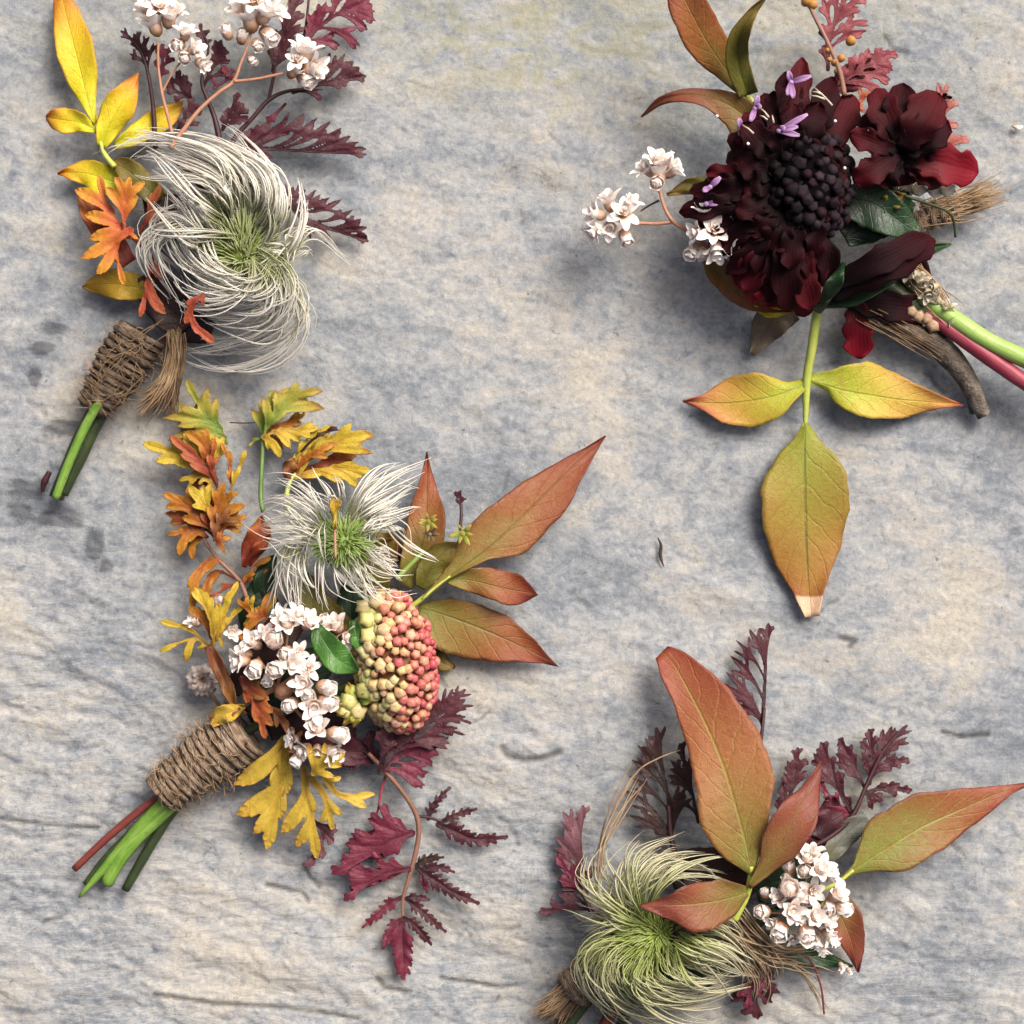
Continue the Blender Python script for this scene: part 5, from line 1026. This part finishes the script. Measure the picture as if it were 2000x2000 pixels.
def ray(T, base, tip, w, h, mat, parent, name='petal', wave=7, blunt=.55, bend=0, fold=.15):
    bx, by = base; tx, ty = tip; dx, dy = tx - bx, ty - by
    mid = [(bx + dx * f - dy * bend * math.sin(f * 3.14), by + dy * f + dx * bend * math.sin(f * 3.14)) for f in (0, .3, .6, .85, 1)]
    pr = [w * (.42 + .58 * math.sin(min(1, t / .62) * 1.57)) * (1 if t < .62 else math.sqrt(max(.004, 1 - ((t - .62) / .38) ** 2.2))) for t in np.linspace(0, 1, 18)]
    k1, k2 = rnd.uniform(.86, 1.1), rnd.uniform(.86, 1.1); nb = rnd.random() * 6
    a = [x * k1 * (1 + .13 * math.sin(nb + i * 1.15) + rnd.uniform(-.07, .07)) for i, x in enumerate(pr)]; b = [x * k2 * (1 + .13 * math.sin(nb * 2 + i * 1.3) + rnd.uniform(-.07, .07)) for i, x in enumerate(pr)]
    return leaf(T, mid, a, b, h=h, mat=mat, parent=parent, name=name, nu=18, nv=5, wave=wave, wfreq=2.2, solid=2, fold=fold)
outer_t = [(1000, 240), (930, 300), (850, 390), (760, 470), (700, 560), (690, 640), (600, 720), (530, 800), (485, 890), (540, 990), (620, 1060), (680, 1150), (760, 1230), (860, 1270), (950, 1310), (1040, 1300), (1130, 1240), (1130, 320), (1220, 400)]
outer_t = outer_t + [((a_[0] + b_[0]) / 2 + r.uniform(-18, 18) + (975 - (a_[0] + b_[0]) / 2) * .1, (a_[1] + b_[1]) / 2 + r.uniform(-18, 18) + (770 - (a_[1] + b_[1]) / 2) * .1) for a_, b_ in zip(outer_t[:16], outer_t[1:17])]
for k, tp in enumerate(outer_t):
    base = (975 + (tp[0] - 975) * .25, 770 + (tp[1] - 770) * .25)
    ray(T, base, tp, r.uniform(48, 66), (185, 190 + k % 3 * 6, r.uniform(130, 165)), 'petal_dark' if k % 3 else 'petal_wine', dark, wave=11, bend=r.uniform(-.08, .08))
for k in range(17):
    q = k * 6.283 / 17 + .2; R_ = r.uniform(230, 330) if math.cos(q) < .3 else r.uniform(180, 230)
    tp = (985 + R_ * math.cos(q), 770 + R_ * 1.15 * math.sin(q)); base = (985 + 100 * math.cos(q), 770 + 110 * math.sin(q))
    ray(T, base, tp, r.uniform(48, 66), (205, 225, r.uniform(190, 225)), 'petal_dark', dark, wave=11, bend=r.uniform(-.12, .12))
for base, tp, w_ in (((820, 1100), (730, 1200), 58), ((880, 1140), (850, 1285), 60), ((850, 1120), (790, 1270), 50), ((900, 1150), (920, 1250), 44)):
    ray(T, base, tp, w_, (150, 150, 128), 'petal_red', dark, wave=8)
# lilac florets and stamens
def lilac(c, tips, h):
    m = MB(); cx, cy_ = T(c)
    for tp in tips:
        x, y = T(tp); b0 = np.array([cx, cy_]); b1 = np.array([x, y]); L = np.linalg.norm(b1 - b0)
        m.blade([b0, (b0 + b1) / 2, b1], (h, h + 6, h + 8), [3.5, 5, 5.5, 2], [3.5, 5, 5.5, 2], 7, 2, .5)
    m.tube([P(cx, cy_, h - 30), P(cx, cy_, h + 2)], [3, 4], 6)
    return build(m, 'lilac_floret', 'lilac', dark, 1.5)
lilac((955, 345), [(1040, 318), (945, 298), (965, 412), (940, 400)], 222); lilac((805, 455), [(818, 400), (785, 510), (830, 440)], 214)
lilac((905, 548), [(1025, 478), (992, 568), (930, 530), (985, 530)], 246); lilac((745, 545), [(738, 495), (745, 570)], 206); lilac((615, 785), [(660, 742), (585, 800)], 196); lilac((600, 855), [(655, 850)], 190)
m = MB()
for a, b in (((1050, 365), (1128, 442)), ((1028, 400), (1098, 416)), ((828, 455), (862, 492)), ((825, 485), (855, 502)), ((752, 525), (798, 560)), ((876, 485), (882, 515)), ((1040, 385), (1085, 395))):
    p, q = T(a), T(b); m.tube([P(*p, 232), P((p[0] + q[0]) / 2, (p[1] + q[1]) / 2 - 2, 238), P(*q, 236)], [1.4, 1.6, 2.2], 5)
build(m, 'stamens', 'cream_petal', dark)
m = MB()                         # pale water beads
simple_mat('dew', [(.3, 'e8e8ec'), (.7, 'ffffff')], 40, .15, bump=0)
for p, h in (((1140, 508), 262), ((1282, 545), 250), ((645, 487), 135), ((775, 603), 236), ((1330, 640), 236), ((1180, 705), 250), ((1380, 1098), 215), ((1330, 1075), 210)):
    x, y = T(p); bead(P(x, y, h - 10), 3.2, (0, 0, 1), 'f4f4f8', dark, 'plain', 'dew', 'dew_drop')

# companion burgundy flower
cf = stem(T, [(1330, 900), (1380, 760), (1410, 650)], [20, 18, 24], (110, 180), 'stem_deep', C, 'burgundy_flower')
for tp, w_, mt, h in (((1215, 760), 60, 'petal_wine', (200, 230, 215)), ((1200, 560), 52, 'petal_wine', (200, 235, 225)), ((1310, 370), 74, 'petal_wine', (205, 235, 215)), ((1420, 348), 78, 'petal_dark', (205, 230, 205)), ((1570, 385), 92, 'petal_wine', (210, 240, 205)), ((1610, 500), 90, 'petal_dark', (205, 225, 200)), ((1742, 725), 74, 'petal_red', (185, 185, 150)), ((1600, 770), 70, 'petal_wine', (185, 180, 150)), ((1420, 780), 90, 'petal_dark', (195, 190, 165)), ((1300, 760), 86, 'petal_dark', (190, 200, 180)), ((1260, 480), 66, 'petal_dark', (205, 220, 200))):
    ray(T, (1415 + (tp[0] - 1415) * .06, 640 + (tp[1] - 640) * .06), tp, w_, h, mt, cf, wave=7, blunt=.9, fold=.3)
leaf(T, [(1340, 640), (1415, 640), (1500, 650)], [30, 70, 30], h=(186, 190), mat='petal_dark', parent=cf, name='petal', nu=8, nv=3)
leaf(T, [(1610, 400), (1590, 402), (1630, 412)], [6, 10, 4], h=(206, 208), mat='petal_dark', parent=cf, name='petal', nu=6, nv=2)
# dark half-open bud with green sepals, fallen petals under it
bd = stem(T, [(1060, 1300), (1085, 1265), (1110, 1240)], [26, 30, 26], (110, 130), 'stem_deep', C, 'dark_bud')
ray(T, (1110, 1240), (1560, 1005), 80, (150, 205, 170), 'petal_dark', bd, wave=4, blunt=.5, fold=-.2)
ray(T, (1120, 1200), (1540, 990), 60, (160, 210, 180), 'petal_dark', bd, wave=4, blunt=.5)
leaf(T, [(1080, 1285), (1210, 1235), (1350, 1160), (1480, 1075), (1625, 1022)], [20, 60, 55, 35, 3], [10, 48, 44, 26, 3], h=(118, 150, 160, 165), mat='leaf_dark_green', parent=bd, name='sepal', fold=.2)
leaf(T, [(1080, 1270), (1130, 1200), (1180, 1100)], [14, 34, 5], h=(140, 180, 200), mat='leaf_dark_green', parent=bd, name='sepal', fold=.2)
ray(T, (1180, 1260), (1545, 1300), 66, (70, 80, 60), 'petal_dark', bd, wave=6); ray(T, (1250, 1210), (1500, 1370), 60, (60, 66, 50), 'petal_wine', bd, wave=6)
ray(T, (1230, 1260), (1242, 1505), 72, (80, 62, 30), 'petal_red', bd, wave=6, blunt=.5); ray(T, (1000, 1180), (1010, 1330), 50, (120, 120, 100), 'petal_wine', bd)
leaf(T, [(1160, 830), (1290, 850), (1400, 920), (1515, 1002)], [50, 85, 70, 3], [50, 110, 80, 3], h=(150, 160, 150), mat='leaf_dark_green', parent=C, fold=.15)
leaf(T, [(1180, 1000), (1280, 940), (1400, 880), (1440, 800)], [40, 80, 70, 10], h=(130, 140), mat='leaf_dark_green', parent=C)
leaf(T, [(1340, 860), (1390, 840), (1440, 815)], [30, 36, 6], h=(160, 165), mat='leaf_olive', parent=C)
stem(T, [(1430, 820), (1520, 850), (1600, 880), (1635, 920), (1645, 995)], [7, 6, 6, 6, 5], (166, 172, 150), 'stem_deep', C, 'tendril')
stem(T, [(1500, 1030), (1560, 1020), (1625, 1022)], [8, 7, 4], (168, 160), 'stem_deep', C, 'tendril')
for k in range(5): leaf(T, [(1360 + k * 58, 770), (1372 + k * 60, 790 - k % 2 * 8), (1385 + k * 62, 815 + k % 2 * 10)], [30, 36, 18], h=(120, 130, 118), mat='cream_petal', parent=C, name='pale_petal', nu=8, nv=3, wave=7, wfreq=4)
leaf(T, [(1420, 860), (1450, 870), (1490, 870)], [20, 30, 12], h=(120, 126), mat='cream_petal', parent=C, name='pale_petal', nu=7, nv=2)
leaf(T, [(1380, 900), (1420, 890), (1470, 900)], [14, 26, 8], h=(116, 116), mat='fern_salmon', parent=C, name='pale_petal', nu=7, nv=2)
# white flowers at the left
ws = stem(T, [(640, 1060), (530, 975), (462, 930), (425, 870), (402, 790)], [9, 9, 9, 7, 7], (130, 125, 120), 'stem_tan', C, 'flower_spray')
stem(T, [(462, 930), (390, 938), (300, 935)], [8, 7, 7], (122, 118), 'stem_tan', ws, 'stalk'); stem(T, [(402, 840), (360, 862), (325, 885)], [5, 4, 3], (112, 100), 'stem_maroon', ws, 'stalk')
for p, r_, h, k, ti in (((400, 740), 74, 128, 'half', (-.05, -1, .5)), ((365, 715), 62, 122, 'half', (-.8, -.6, .4)), ((445, 720), 66, 124, 'half', (.8, -.5, .4)), ((400, 690), 60, 136, 'half', (0, -.8, .7)), ((390, 760), 48, 130, 'bud', (0, .3, 1)),
                        ((250, 900), 66, 128, 'open', (.1, -.3, 1)), ((195, 860), 60, 120, 'half', (-.3, -1, .4)), ((150, 900), 58, 118, 'half', (-1, -.3, .4)), ((140, 965), 56, 112, 'half', (-.9, .5, .5)), ((200, 950), 62, 126, 'half', (-.3, .4, 1)), ((258, 985), 46, 112, 'bud', (.3, .9, .5)), ((270, 860), 50, 120, 'half', (.6, -.7, .6)),
                        ((630, 970), 70, 170, 'open', (.1, -.2, 1)), ((600, 900), 64, 166, 'half', (-.2, -1, .5)), ((680, 920), 64, 164, 'half', (.7, -.6, .5)), ((700, 1015), 62, 160, 'half', (.9, .4, .5)), ((640, 1030), 60, 162, 'half', (.1, .9, .5)), ((575, 980), 58, 160, 'half', (-.9, 0, .5)), ((548, 1045), 46, 132, 'bud', (-.5, .7, .6)), ((575, 1050), 40, 134, 'bud', (.2, .8, .5))):
    floret(T, p, r_, h, k, ti, ws)
# twine ends, pale buds, twig and stems on the right
tuft(T, [(1420, 950), (1560, 890), (1690, 845), (1825, 805)], 30, 58, (70, 60, 50), 240, C, 'fibre', 'frayed_end', 1.0, .45, wig=9)
wrap(T, (1440, 935), (1640, 870), 36, 32, 62, 5, C, rt=16, fuzz=60, name='twine_end')
tuft(T, [(1420, 1120), (1500, 1200), (1580, 1280), (1640, 1370)], 46, 56, (70, 60), 50, C, 'fibre', 'frayed_end', 1.3, .3, wig=6)
for p, r_ in (((1450, 1140), 40), ((1490, 1180), 44), ((1530, 1220), 44), ((1570, 1260), 42), ((1600, 1300), 40), ((1470, 1210), 34), ((1620, 1340), 34), ((1560, 1200), 34)):
    floret(T, p, r_ * 1.0, rnd.uniform(66, 84), 'half', (rnd.uniform(-1, 1), rnd.uniform(-1, 1), .6), ws, mat='cream_petal')
for p, r_ in (((1460, 1305), 12), ((1490, 1325), 13), ((1525, 1335), 13), ((1550, 1365), 14), ((1560, 1320), 12), ((1590, 1350), 11)):
    x, y = T(p); bead(P(x, y, 66), r_, (0, 0, 1), 'b89878', ws, 'lobed', 'bead', 'bud')
stem(T, [(1262, 1280), (1330, 1340), (1440, 1385), (1570, 1450), (1680, 1570), (1765, 1745)], [8, 34, 46, 52, 42, 30], (60, 50, 40, 30), 'bark', C, 'twig', sides=12, n=40)
tuft(T, [(1290, 1300), (1400, 1360), (1520, 1420), (1600, 1470)], 44, 50, (66, 56), 50, C, 'fibre_dark', 'loose_fibres', 1.1, .1)
stem(T, [(1540, 1320), (1620, 1450), (1690, 1600), (1720, 1735)], [22, 22, 20, 16], (34, 24), 'stem_deep', C)
stem(T, [(1500, 1250), (1640, 1340), (1770, 1425), (1950, 1510), (2150, 1580)], [36, 38, 38, 38, 38], (60, 80, 90), 'stem_bright', C, sides=10)
stem(T, [(1480, 1280), (1610, 1372), (1760, 1480), (1950, 1612), (2150, 1740)], [33, 34, 34, 34, 34], (54, 74, 84), 'stem_crimson', C, sides=10)
stem(T, [(1300, 1150), (1500, 1300), (1620, 1390)], [40, 40, 34], (60, 50), 'stem_deep', C)
leaf(T, [(1230, 1200), (1420, 1150), (1530, 1280)], [80, 110, 30], h=(30, 30), mat='petal_dark', parent=bd, name='petal')

# ================================================================== boutonniere with the grass-like seed head (lower right)
D = bout(1500, 1700, 'boutonniere with large salmon leaves, white buds and a green and cream looping seed head')
T = frame(1020, 1200, .41408); TY = frame(1400, 1400, .31056)
bl = stem(T, [(1000, 1440), (1060, 1320), (1075, 1240), (1080, 1190)], [20, 18, 15, 10], (120, 150), 'stem_lime', D, 'leaf_sprig')
leaf(T, [(1082, 1230), (1060, 1100), (1020, 950), (960, 750), (880, 550), (790, 370), (715, 235), (660, 175)], [10, 132, 180, 152, 122, 92, 78, 46], [12, 72, 158, 222, 198, 148, 78, 36], h=(150, 140, 110, 60), mat='leaf_salmon', parent=bl, fold=.1, nu=36, nv=8, wave=6)
leaf(T, [(1068, 1288), (1150, 1180), (1220, 1070), (1290, 950), (1350, 830), (1414, 692)], [8, 42, 92, 90, 40, 2], [8, 52, 102, 106, 58, 2], h=(152, 170, 165, 120), mat='leaf_brown_red', parent=bl, fold=.16, nu=30)
leaf(T, [(1062, 1310), (950, 1345), (820, 1365), (690, 1372), (553, 1372)], [18, 100, 138, 70, 2], [30, 98, 98, 45, 2], h=(160, 190, 212, 205), mat='leaf_brown_red', parent=bl, fold=.12, nu=30)
s2 = stem(TY, [(520, 1180), (650, 1100), (760, 1042), (860, 965)], [16, 15, 13, 10], (100, 100), 'stem_lime', D, 'leaf_sprig')
leaf(TY, [(760, 1042), (860, 965), (960, 900), (1100, 810), (1300, 690), (1500, 600), (1700, 510), (1860, 450), (1975, 420)], [10, 24, 120, 212, 208, 150, 75, 25, 2], [10, 30, 82, 185, 190, 140, 85, 28, 2], h=(100, 90, 60, 30), mat='leaf_olive_red', parent=s2, fold=.12, nu=36, nv=8, wave=6)
leaf(TY, [(680, 1150), (780, 1260), (850, 1430), (888, 1608)], [80, 125, 85, 3], [60, 90, 62, 3], h=(60, 60, 40), mat='leaf_brown_red', parent=s2, fold=.15)
leaf(TY, [(670, 930), (750, 810), (840, 710), (945, 635)], [30, 60, 66, 40], [30, 70, 80, 50], h=(60, 56, 46), mat='leaf_grey', parent=s2, fold=.1)
fs = stem(T, [(1000, 1350), (1200, 1150), (1400, 1080), (1550, 960), (1630, 790), (1700, 650), (1790, 540)], [14, 14, 13, 12, 11, 9, 5], (70, 60, 40, 30), 'stem_maroon', D, 'fern_sprig')
stem(T, [(1090, 900), (1128, 580), (1142, 440)], [9, 9, 8], (60, 36), 'stem_maroon', fs, 'stalk')
stem(T, [(760, 1250), (705, 1070), (690, 900)], [13, 13, 11], (60, 40), 'stem_maroon', fs, 'stalk')
stem(T, [(420, 1480), (300, 1350), (285, 1180)], [11, 10, 8], (50, 34), 'fern_mauve', fs, 'stalk')
fan(T, [(1132, 520), (1142, 400), (1150, 220), (1160, 45)], [(1030, 430), (928, 318), (1040, 380), (962, 272), (985, 200), (1008, 122), (1072, 70), (1118, 95), (1162, 42)], 24, (34, 24), 'fern_dark', fs, cot=1.3)
fan(T, [(705, 1080), (695, 930), (665, 730), (632, 538)], [(508, 950), (560, 930), (478, 825), (500, 760), (520, 690), (545, 620), (580, 585), (634, 535), (770, 850), (740, 800), (600, 1000)], 24, (42, 28), 'fern_brown', fs, cot=1.3, teeth=1)
fan(T, [(830, 980), (800, 830), (745, 612)], [(742, 610), (700, 690), (715, 740), (790, 680), (690, 760), (720, 860)], 28, (36, 30), 'fern_brown', fs)
fan(T, [(1570, 930), (1640, 780), (1700, 650), (1815, 525)], [(1700, 540), (1740, 530), (1815, 522), (1815, 580), (1770, 610), (1700, 600)], 22, (34, 24), 'fern_dark', fs, teeth=1)
fan(T, [(1620, 820), (1690, 720), (1820, 680)], [(1822, 682), (1790, 712), (1760, 655), (1710, 700), (1740, 720)], 22, (34, 26), 'fern_dark', fs)
fan(T, [(1640, 800), (1650, 680), (1635, 545)], [(1595, 600), (1635, 540), (1670, 570), (1600, 650), (1680, 640), (1620, 690)], 24, (34, 28), 'fern_dark', fs)
fan(T, [(1620, 830), (1570, 720), (1495, 590)], [(1492, 588), (1478, 660), (1535, 625), (1560, 660), (1480, 700), (1520, 730)], 28, (36, 28), 'fern_dark', fs)
fan(T, [(1610, 840), (1700, 820), (1835, 830)], [(1835, 828), (1780, 800), (1720, 795), (1770, 850), (1700, 880), (1650, 920)], 26, (36, 28), 'fern_dark', fs)
fan(T, [(1560, 950), (1480, 800), (1410, 608)], [(1410, 606), (1375, 660), (1450, 680), (1490, 740), (1400, 740), (1530, 860)], 40, (44, 38), 'fern_dark', fs)
fan(T, [(1560, 950), (1470, 880), (1400, 800)], [(1400, 790), (1420, 860), (1450, 920), (1480, 840)], 44, (40, 38), 'fern_wine', fs)
fan(T, [(1220, 960), (1270, 840), (1300, 632)], [(1300, 628), (1250, 690), (1235, 750), (1225, 800), (1230, 850), (1340, 680), (1340, 740), (1200, 880)], 28, (44, 36), 'fern_dark', fs)
leaf(T, [(1360, 1110), (1420, 1000), (1500, 950), (1570, 930)], [60, 80, 50, 8], h=(40, 40), mat='fern_wine', parent=fs, name='leaflet')
leaf(T, [(1400, 1060), (1450, 960), (1460, 860)], [50, 70, 20], h=(46, 46), mat='fern_dark', parent=fs, name='leaflet')
fan(T, [(310, 1350), (290, 1220), (275, 1060), (285, 905)], [(190, 930), (288, 902), (250, 960), (155, 1050), (162, 1130), (170, 1190), (200, 1010), (330, 1180), (170, 1260)], 28, (30, 22), 'fern_mauve', fs, cot=1.2, teeth=1)
fan(T, [(380, 1400), (260, 1390), (80, 1405)], [(78, 1405), (130, 1365), (180, 1320), (220, 1370), (180, 1250)], 26, (30, 20), 'fern_mauve', fs)
fan(T, [(320, 1400), (260, 1280), (165, 1150)], [(162, 1140), (170, 1250), (240, 1180)], 34, (36, 30), 'fern_wine', fs)
fan(T, [(1110, 1640), (1100, 1740), (1110, 1905)], [(985, 1825), (1050, 1890), (1112, 1908), (1175, 1830), (1215, 1785), (1020, 1780), (1190, 1720)], 42, (40, 24), 'fern_dark', fs, cot=.9)
fan(T, [(1080, 1640), (1080, 1740), (1060, 1850)], [(1010, 1800), (1060, 1860), (1130, 1800), (1160, 1760)], 34, (50, 40), 'fern_wine', fs)
leaf(T, [(700, 1250), (820, 1210), (950, 1240), (1060, 1350)], [50, 110, 120, 60], h=(50, 50), mat='fern_brown', parent=fs, name='leaflet')  # dark filler added for the undershadow between leaf and seed head
leaf(T, [(560, 1750), (700, 1700), (850, 1640), (1020, 1560)], [70, 110, 120, 60], h=(40, 40), mat='leaf_dark_green', parent=s2)  # dark filler leaf added low under the hairs as painted shade
leaf(T, [(1040, 1560), (1180, 1560), (1320, 1600), (1560, 1660)], [60, 70, 60, 6], h=(40, 30), mat='leaf_dark_green', parent=s2)
leaf(T, [(1100, 1300), (1250, 1260), (1380, 1400)], [60, 140, 60], h=(50, 50), mat='leaf_dark_green', parent=s2)

gD = [
    (40, (150, 180, 170, 130, 80), [[(560, 1450), (490, 1420), (400, 1330), (330, 1230), (280, 1180)], [(520, 1460), (440, 1430), (330, 1390), (250, 1330)], [(500, 1480), (400, 1470), (290, 1470), (215, 1505)], [(500, 1510), (400, 1520), (300, 1550), (250, 1640)]]),
    (50, (150, 190, 180, 150, 110), [[(510, 1400), (480, 1250), (490, 1150), (545, 1080), (610, 1030)], [(530, 1400), (510, 1260), (560, 1160), (660, 1100), (780, 1085)], [(560, 1390), (565, 1270), (630, 1180), (740, 1140), (900, 1180)], [(600, 1390), (650, 1270), (750, 1210), (890, 1225), (960, 1270)]]),
    (60, (160, 185, 165, 120, 80, 60), [[(490, 1540), (380, 1540), (280, 1620), (300, 1740), (400, 1830), (560, 1890)], [(500, 1560), (410, 1590), (360, 1680), (400, 1780), (520, 1860), (680, 1900)], [(510, 1580), (430, 1660), (440, 1760), (560, 1850), (740, 1890), (900, 1870)]]),
    (70, (165, 190, 175, 140, 110, 80), [[(530, 1610), (480, 1700), (540, 1810), (700, 1865), (880, 1850), (1030, 1770)], [(570, 1640), (540, 1730), (630, 1800), (780, 1825), (950, 1780)], [(630, 1640), (630, 1720), (730, 1775), (890, 1760), (1030, 1720)]]),
    (60, (165, 190, 180, 150, 110), [[(660, 1620), (700, 1700), (820, 1740), (960, 1730)], [(720, 1580), (790, 1670), (900, 1700), (1030, 1710)], [(760, 1540), (860, 1600), (980, 1650), (1080, 1710)], [(780, 1510), (900, 1520), (1010, 1600), (1110, 1690)]]),
    (30, (150, 185, 170, 130, 90), [[(640, 1400), (760, 1330), (900, 1330), (1010, 1420)], [(700, 1440), (830, 1400), (960, 1450), (1060, 1560)], [(740, 1480), (860, 1460), (990, 1530), (1080, 1640)]]),
    (26, (150, 180, 160, 120), [[(520, 1420), (430, 1330), (380, 1230), (400, 1130)], [(500, 1440), (400, 1370), (320, 1290), (330, 1180)]]),
    (24, (120, 120, 90, 60, 40), [[(500, 1620), (450, 1770), (590, 1890), (800, 1930), (1000, 1860)], [(480, 1560), (310, 1640), (330, 1790), (480, 1900), (680, 1940)]]),
]
seedhead(T, (610, 1510), (110, 95), 150, gD, D, n=520, mats=('core_green', 'silk_cream'), rad=1.9, jit=14, lock=(1, 5), axis=(-.5, .1))
gD2 = [
    (34, (110, 120, 110, 90), [[(900, 1480), (1050, 1560), (1200, 1610), (1370, 1625)], [(1000, 1430), (1080, 1540), (1180, 1600), (1300, 1590)], [(1050, 1380), (1120, 1490), (1200, 1560), (1320, 1540)]]),
    (30, (110, 110, 100, 80), [[(900, 1560), (1000, 1640), (1060, 1720), (1050, 1800)], [(1000, 1500), (1080, 1600), (1140, 1700), (1110, 1760)], [(1060, 1430), (1150, 1560), (1200, 1660), (1190, 1740)]]),
    (8, (70, 60, 40, 26), [[(1200, 1600), (1330, 1640), (1450, 1650), (1560, 1680)], [(1180, 1620), (1300, 1680), (1360, 1780), (1390, 1880)]]),
    (10, (120, 110, 90, 60), [[(360, 1290), (340, 1150), (420, 960), (480, 800)], [(375, 1200), (385, 1050), (450, 880), (545, 740)]]),
]
m = MB(); r = random.Random(77)
for n_, hts, guides in gD2:
    gs = [catmull([(*T(p), 0) for p in g], 14)[:, :2] for g in guides]; hc = catmull([(i, 0, x) for i, x in enumerate(hts)], 14)[:, 2]
    for k in range(n_):
        i = r.randrange(len(gs) - 1); f = r.random(); g_ = gs[i] * (1 - f) + gs[i + 1] * f; tt = np.linspace(0, 1, 14)[:, None]
        g_ = g_ + tt * np.array([r.gauss(0, 16), r.gauss(0, 16)]); hh = np.maximum(hc * r.uniform(.75, 1.1), 12)
        m.tube([P(x, y, z) for (x, y), z in zip(g_, hh)], [1.6, 1.7, 1.5, .5], 4, False)
build(m, 'dry_styles', 'thread', D, kind='stuff')
stem(T, [(370, 1200), (390, 1040), (450, 880), (545, 740), (640, 680), (745, 640)], [4, 4, 4, 4, 4, 3], (110, 90, 70), 'thread', D, 'dry_thread', 6)
stem(T, [(1310, 1590), (1370, 1650), (1410, 1760), (1424, 1885)], [5, 5, 5, 5], (70, 50, 24), 'stem_red', D, 'dry_thread', 6)
stem(T, [(760, 1420), (900, 1530), (1040, 1500), (1200, 1400)], [20, 22, 22], (70, 60), 'stem_deep', D)
leaf(T, [(430, 1560), (600, 1520), (760, 1470), (900, 1420)], [60, 130, 120, 30], h=(56, 70, 60), mat='fern_brown', parent=s2)  # dark filler leaf added below the core, its colour serving as shade
leaf(T, [(760, 1720), (860, 1560), (960, 1460), (1060, 1400)], [50, 100, 90, 20], h=(46, 56), mat='leaf_dark_green', parent=s2)
T = TY
ws = stem(T, [(300, 1500), (420, 1350), (540, 1200), (600, 1080)], [14, 13, 12, 9], (80, 110), 'stem_tan', D, 'flower_spray')
for e in ((440, 1120), (300, 1230), (650, 1300), (740, 1170), (570, 930), (690, 1380)):
    stem(T, [(520, 1230), ((520 + e[0]) / 2 + 8, (1230 + e[1]) / 2 + 8), e], [8, 7, 6], (105, 120), 'stem_tan', ws, 'stalk')
for p, r_, h, k, ti in (((570, 900), 84, 150, 'half', (-.2, -.8, .8)), ((600, 870), 66, 142, 'half', (.1, -.9, .4)), ((640, 960), 84, 156, 'half', (.3, -.4, 1)), ((690, 1000), 70, 146, 'half', (.9, -.3, .5)), ((560, 970), 66, 150, 'bud', (-.3, -.2, 1)), ((460, 960), 58, 132, 'bud', (-.3, -.9, .5)), ((455, 1000), 44, 128, 'bud', (-.6, .2, .7)),
                        ((600, 1090), 74, 140, 'open', (.1, 0, 1)), ((570, 1140), 44, 136, 'bud', (-.2, .5, .8)), ((440, 1090), 84, 156, 'bud', (.1, -.4, 1)), ((400, 1130), 66, 148, 'half', (-.5, -.2, .9)), ((490, 1120), 62, 148, 'bud', (.6, 0, .8)), ((300, 1225), 62, 140, 'bud', (-.6, -.1, .8)), ((305, 1120), 38, 126, 'bud', (-.3, -.9, .4)),
                        ((470, 1215), 80, 158, 'half', (.1, 0, 1)), ((510, 1250), 58, 150, 'half', (.4, .3, 1)), ((400, 1330), 74, 150, 'bud', (-.3, .5, .9)), ((370, 1290), 56, 142, 'half', (-.8, .2, .6)), ((560, 1350), 76, 152, 'bud', (.1, .5, .9)), ((620, 1260), 74, 156, 'half', (.1, -.3, 1)), ((680, 1290), 66, 148, 'half', (.7, .1, .7)),
                        ((740, 1130), 82, 150, 'half', (.6, -.5, .8)), ((770, 1190), 66, 144, 'bud', (.8, .4, .6)), ((710, 1180), 56, 144, 'bud', (-.2, .5, .8)), ((690, 1360), 62, 138, 'half', (.6, .4, .7)), ((630, 1400), 56, 130, 'half', (.1, .9, .5)), ((660, 1450), 52, 116, 'half', (.2, .9, .5)), ((480, 1390), 44, 130, 'open', (0, .6, .6)), ((730, 1400), 46, 118, 'half', (.8, .6, .5)),
                        ((780, 1560), 36, 40, 'half', (.5, .6, .7)), ((830, 1590), 30, 36, 'half', (.5, .6, .7))):
    floret(T, p, r_ * 1.12, h, k, ti, ws)
T = frame(1020, 1200, .41408)
wrap(T, (420, 1640), (230, 1780), 80, 66, 44, 6, D, rt=20, fuzz=60)
tuft(T, [(330, 1690), (230, 1770), (150, 1840), (80, 1880)], 40, 46, (40, 24), 120, D, 'fibre', 'frayed_end', 1.6, .3, wig=4)
tuft(T, [(330, 1720), (260, 1800), (190, 1900), (170, 1960)], 36, 40, (40, 24), 70, D, 'fibre_dark', 'frayed_end', 2.2, .3)
for pts, rr, mt in (([(420, 1700), (300, 1830), (180, 1990)], [30, 28, 26], 'stem_deep'), ([(480, 1760), (420, 1880), (340, 2010)], [30, 28, 26], 'stem_red'), ([(540, 1780), (480, 1900), (440, 2040)], [26, 26, 24], 'stem_deep')):
    stem(T, pts, rr, (30, 22), mt, D, sides=10)

# ================================================================== crumbs lying on the slate
def crumb(pts, r, h, label, mat='crumb', name='plant_sliver', cat='plant scrap'):
    q = catmull([(*p, h) for p in pts], 14); m = MB(); m.tube([P(*x) for x in q], r, 7)
    o = build(m, name, mat); o['label'] = label; o['category'] = cat
crumb([(1285, 1050), (1291, 1065), (1290, 1085), (1296, 1106)], [1.2, 3.4, 3.6, 1.0], 8, 'thin dark curved plant sliver lying alone on the slate near the centre')
crumb([(1977, 246), (1988, 250), (1998, 247)], [1.5, 5, 2], 8, 'tiny white petal scrap on the slate at the right edge', 'white_petal', 'petal_scrap')
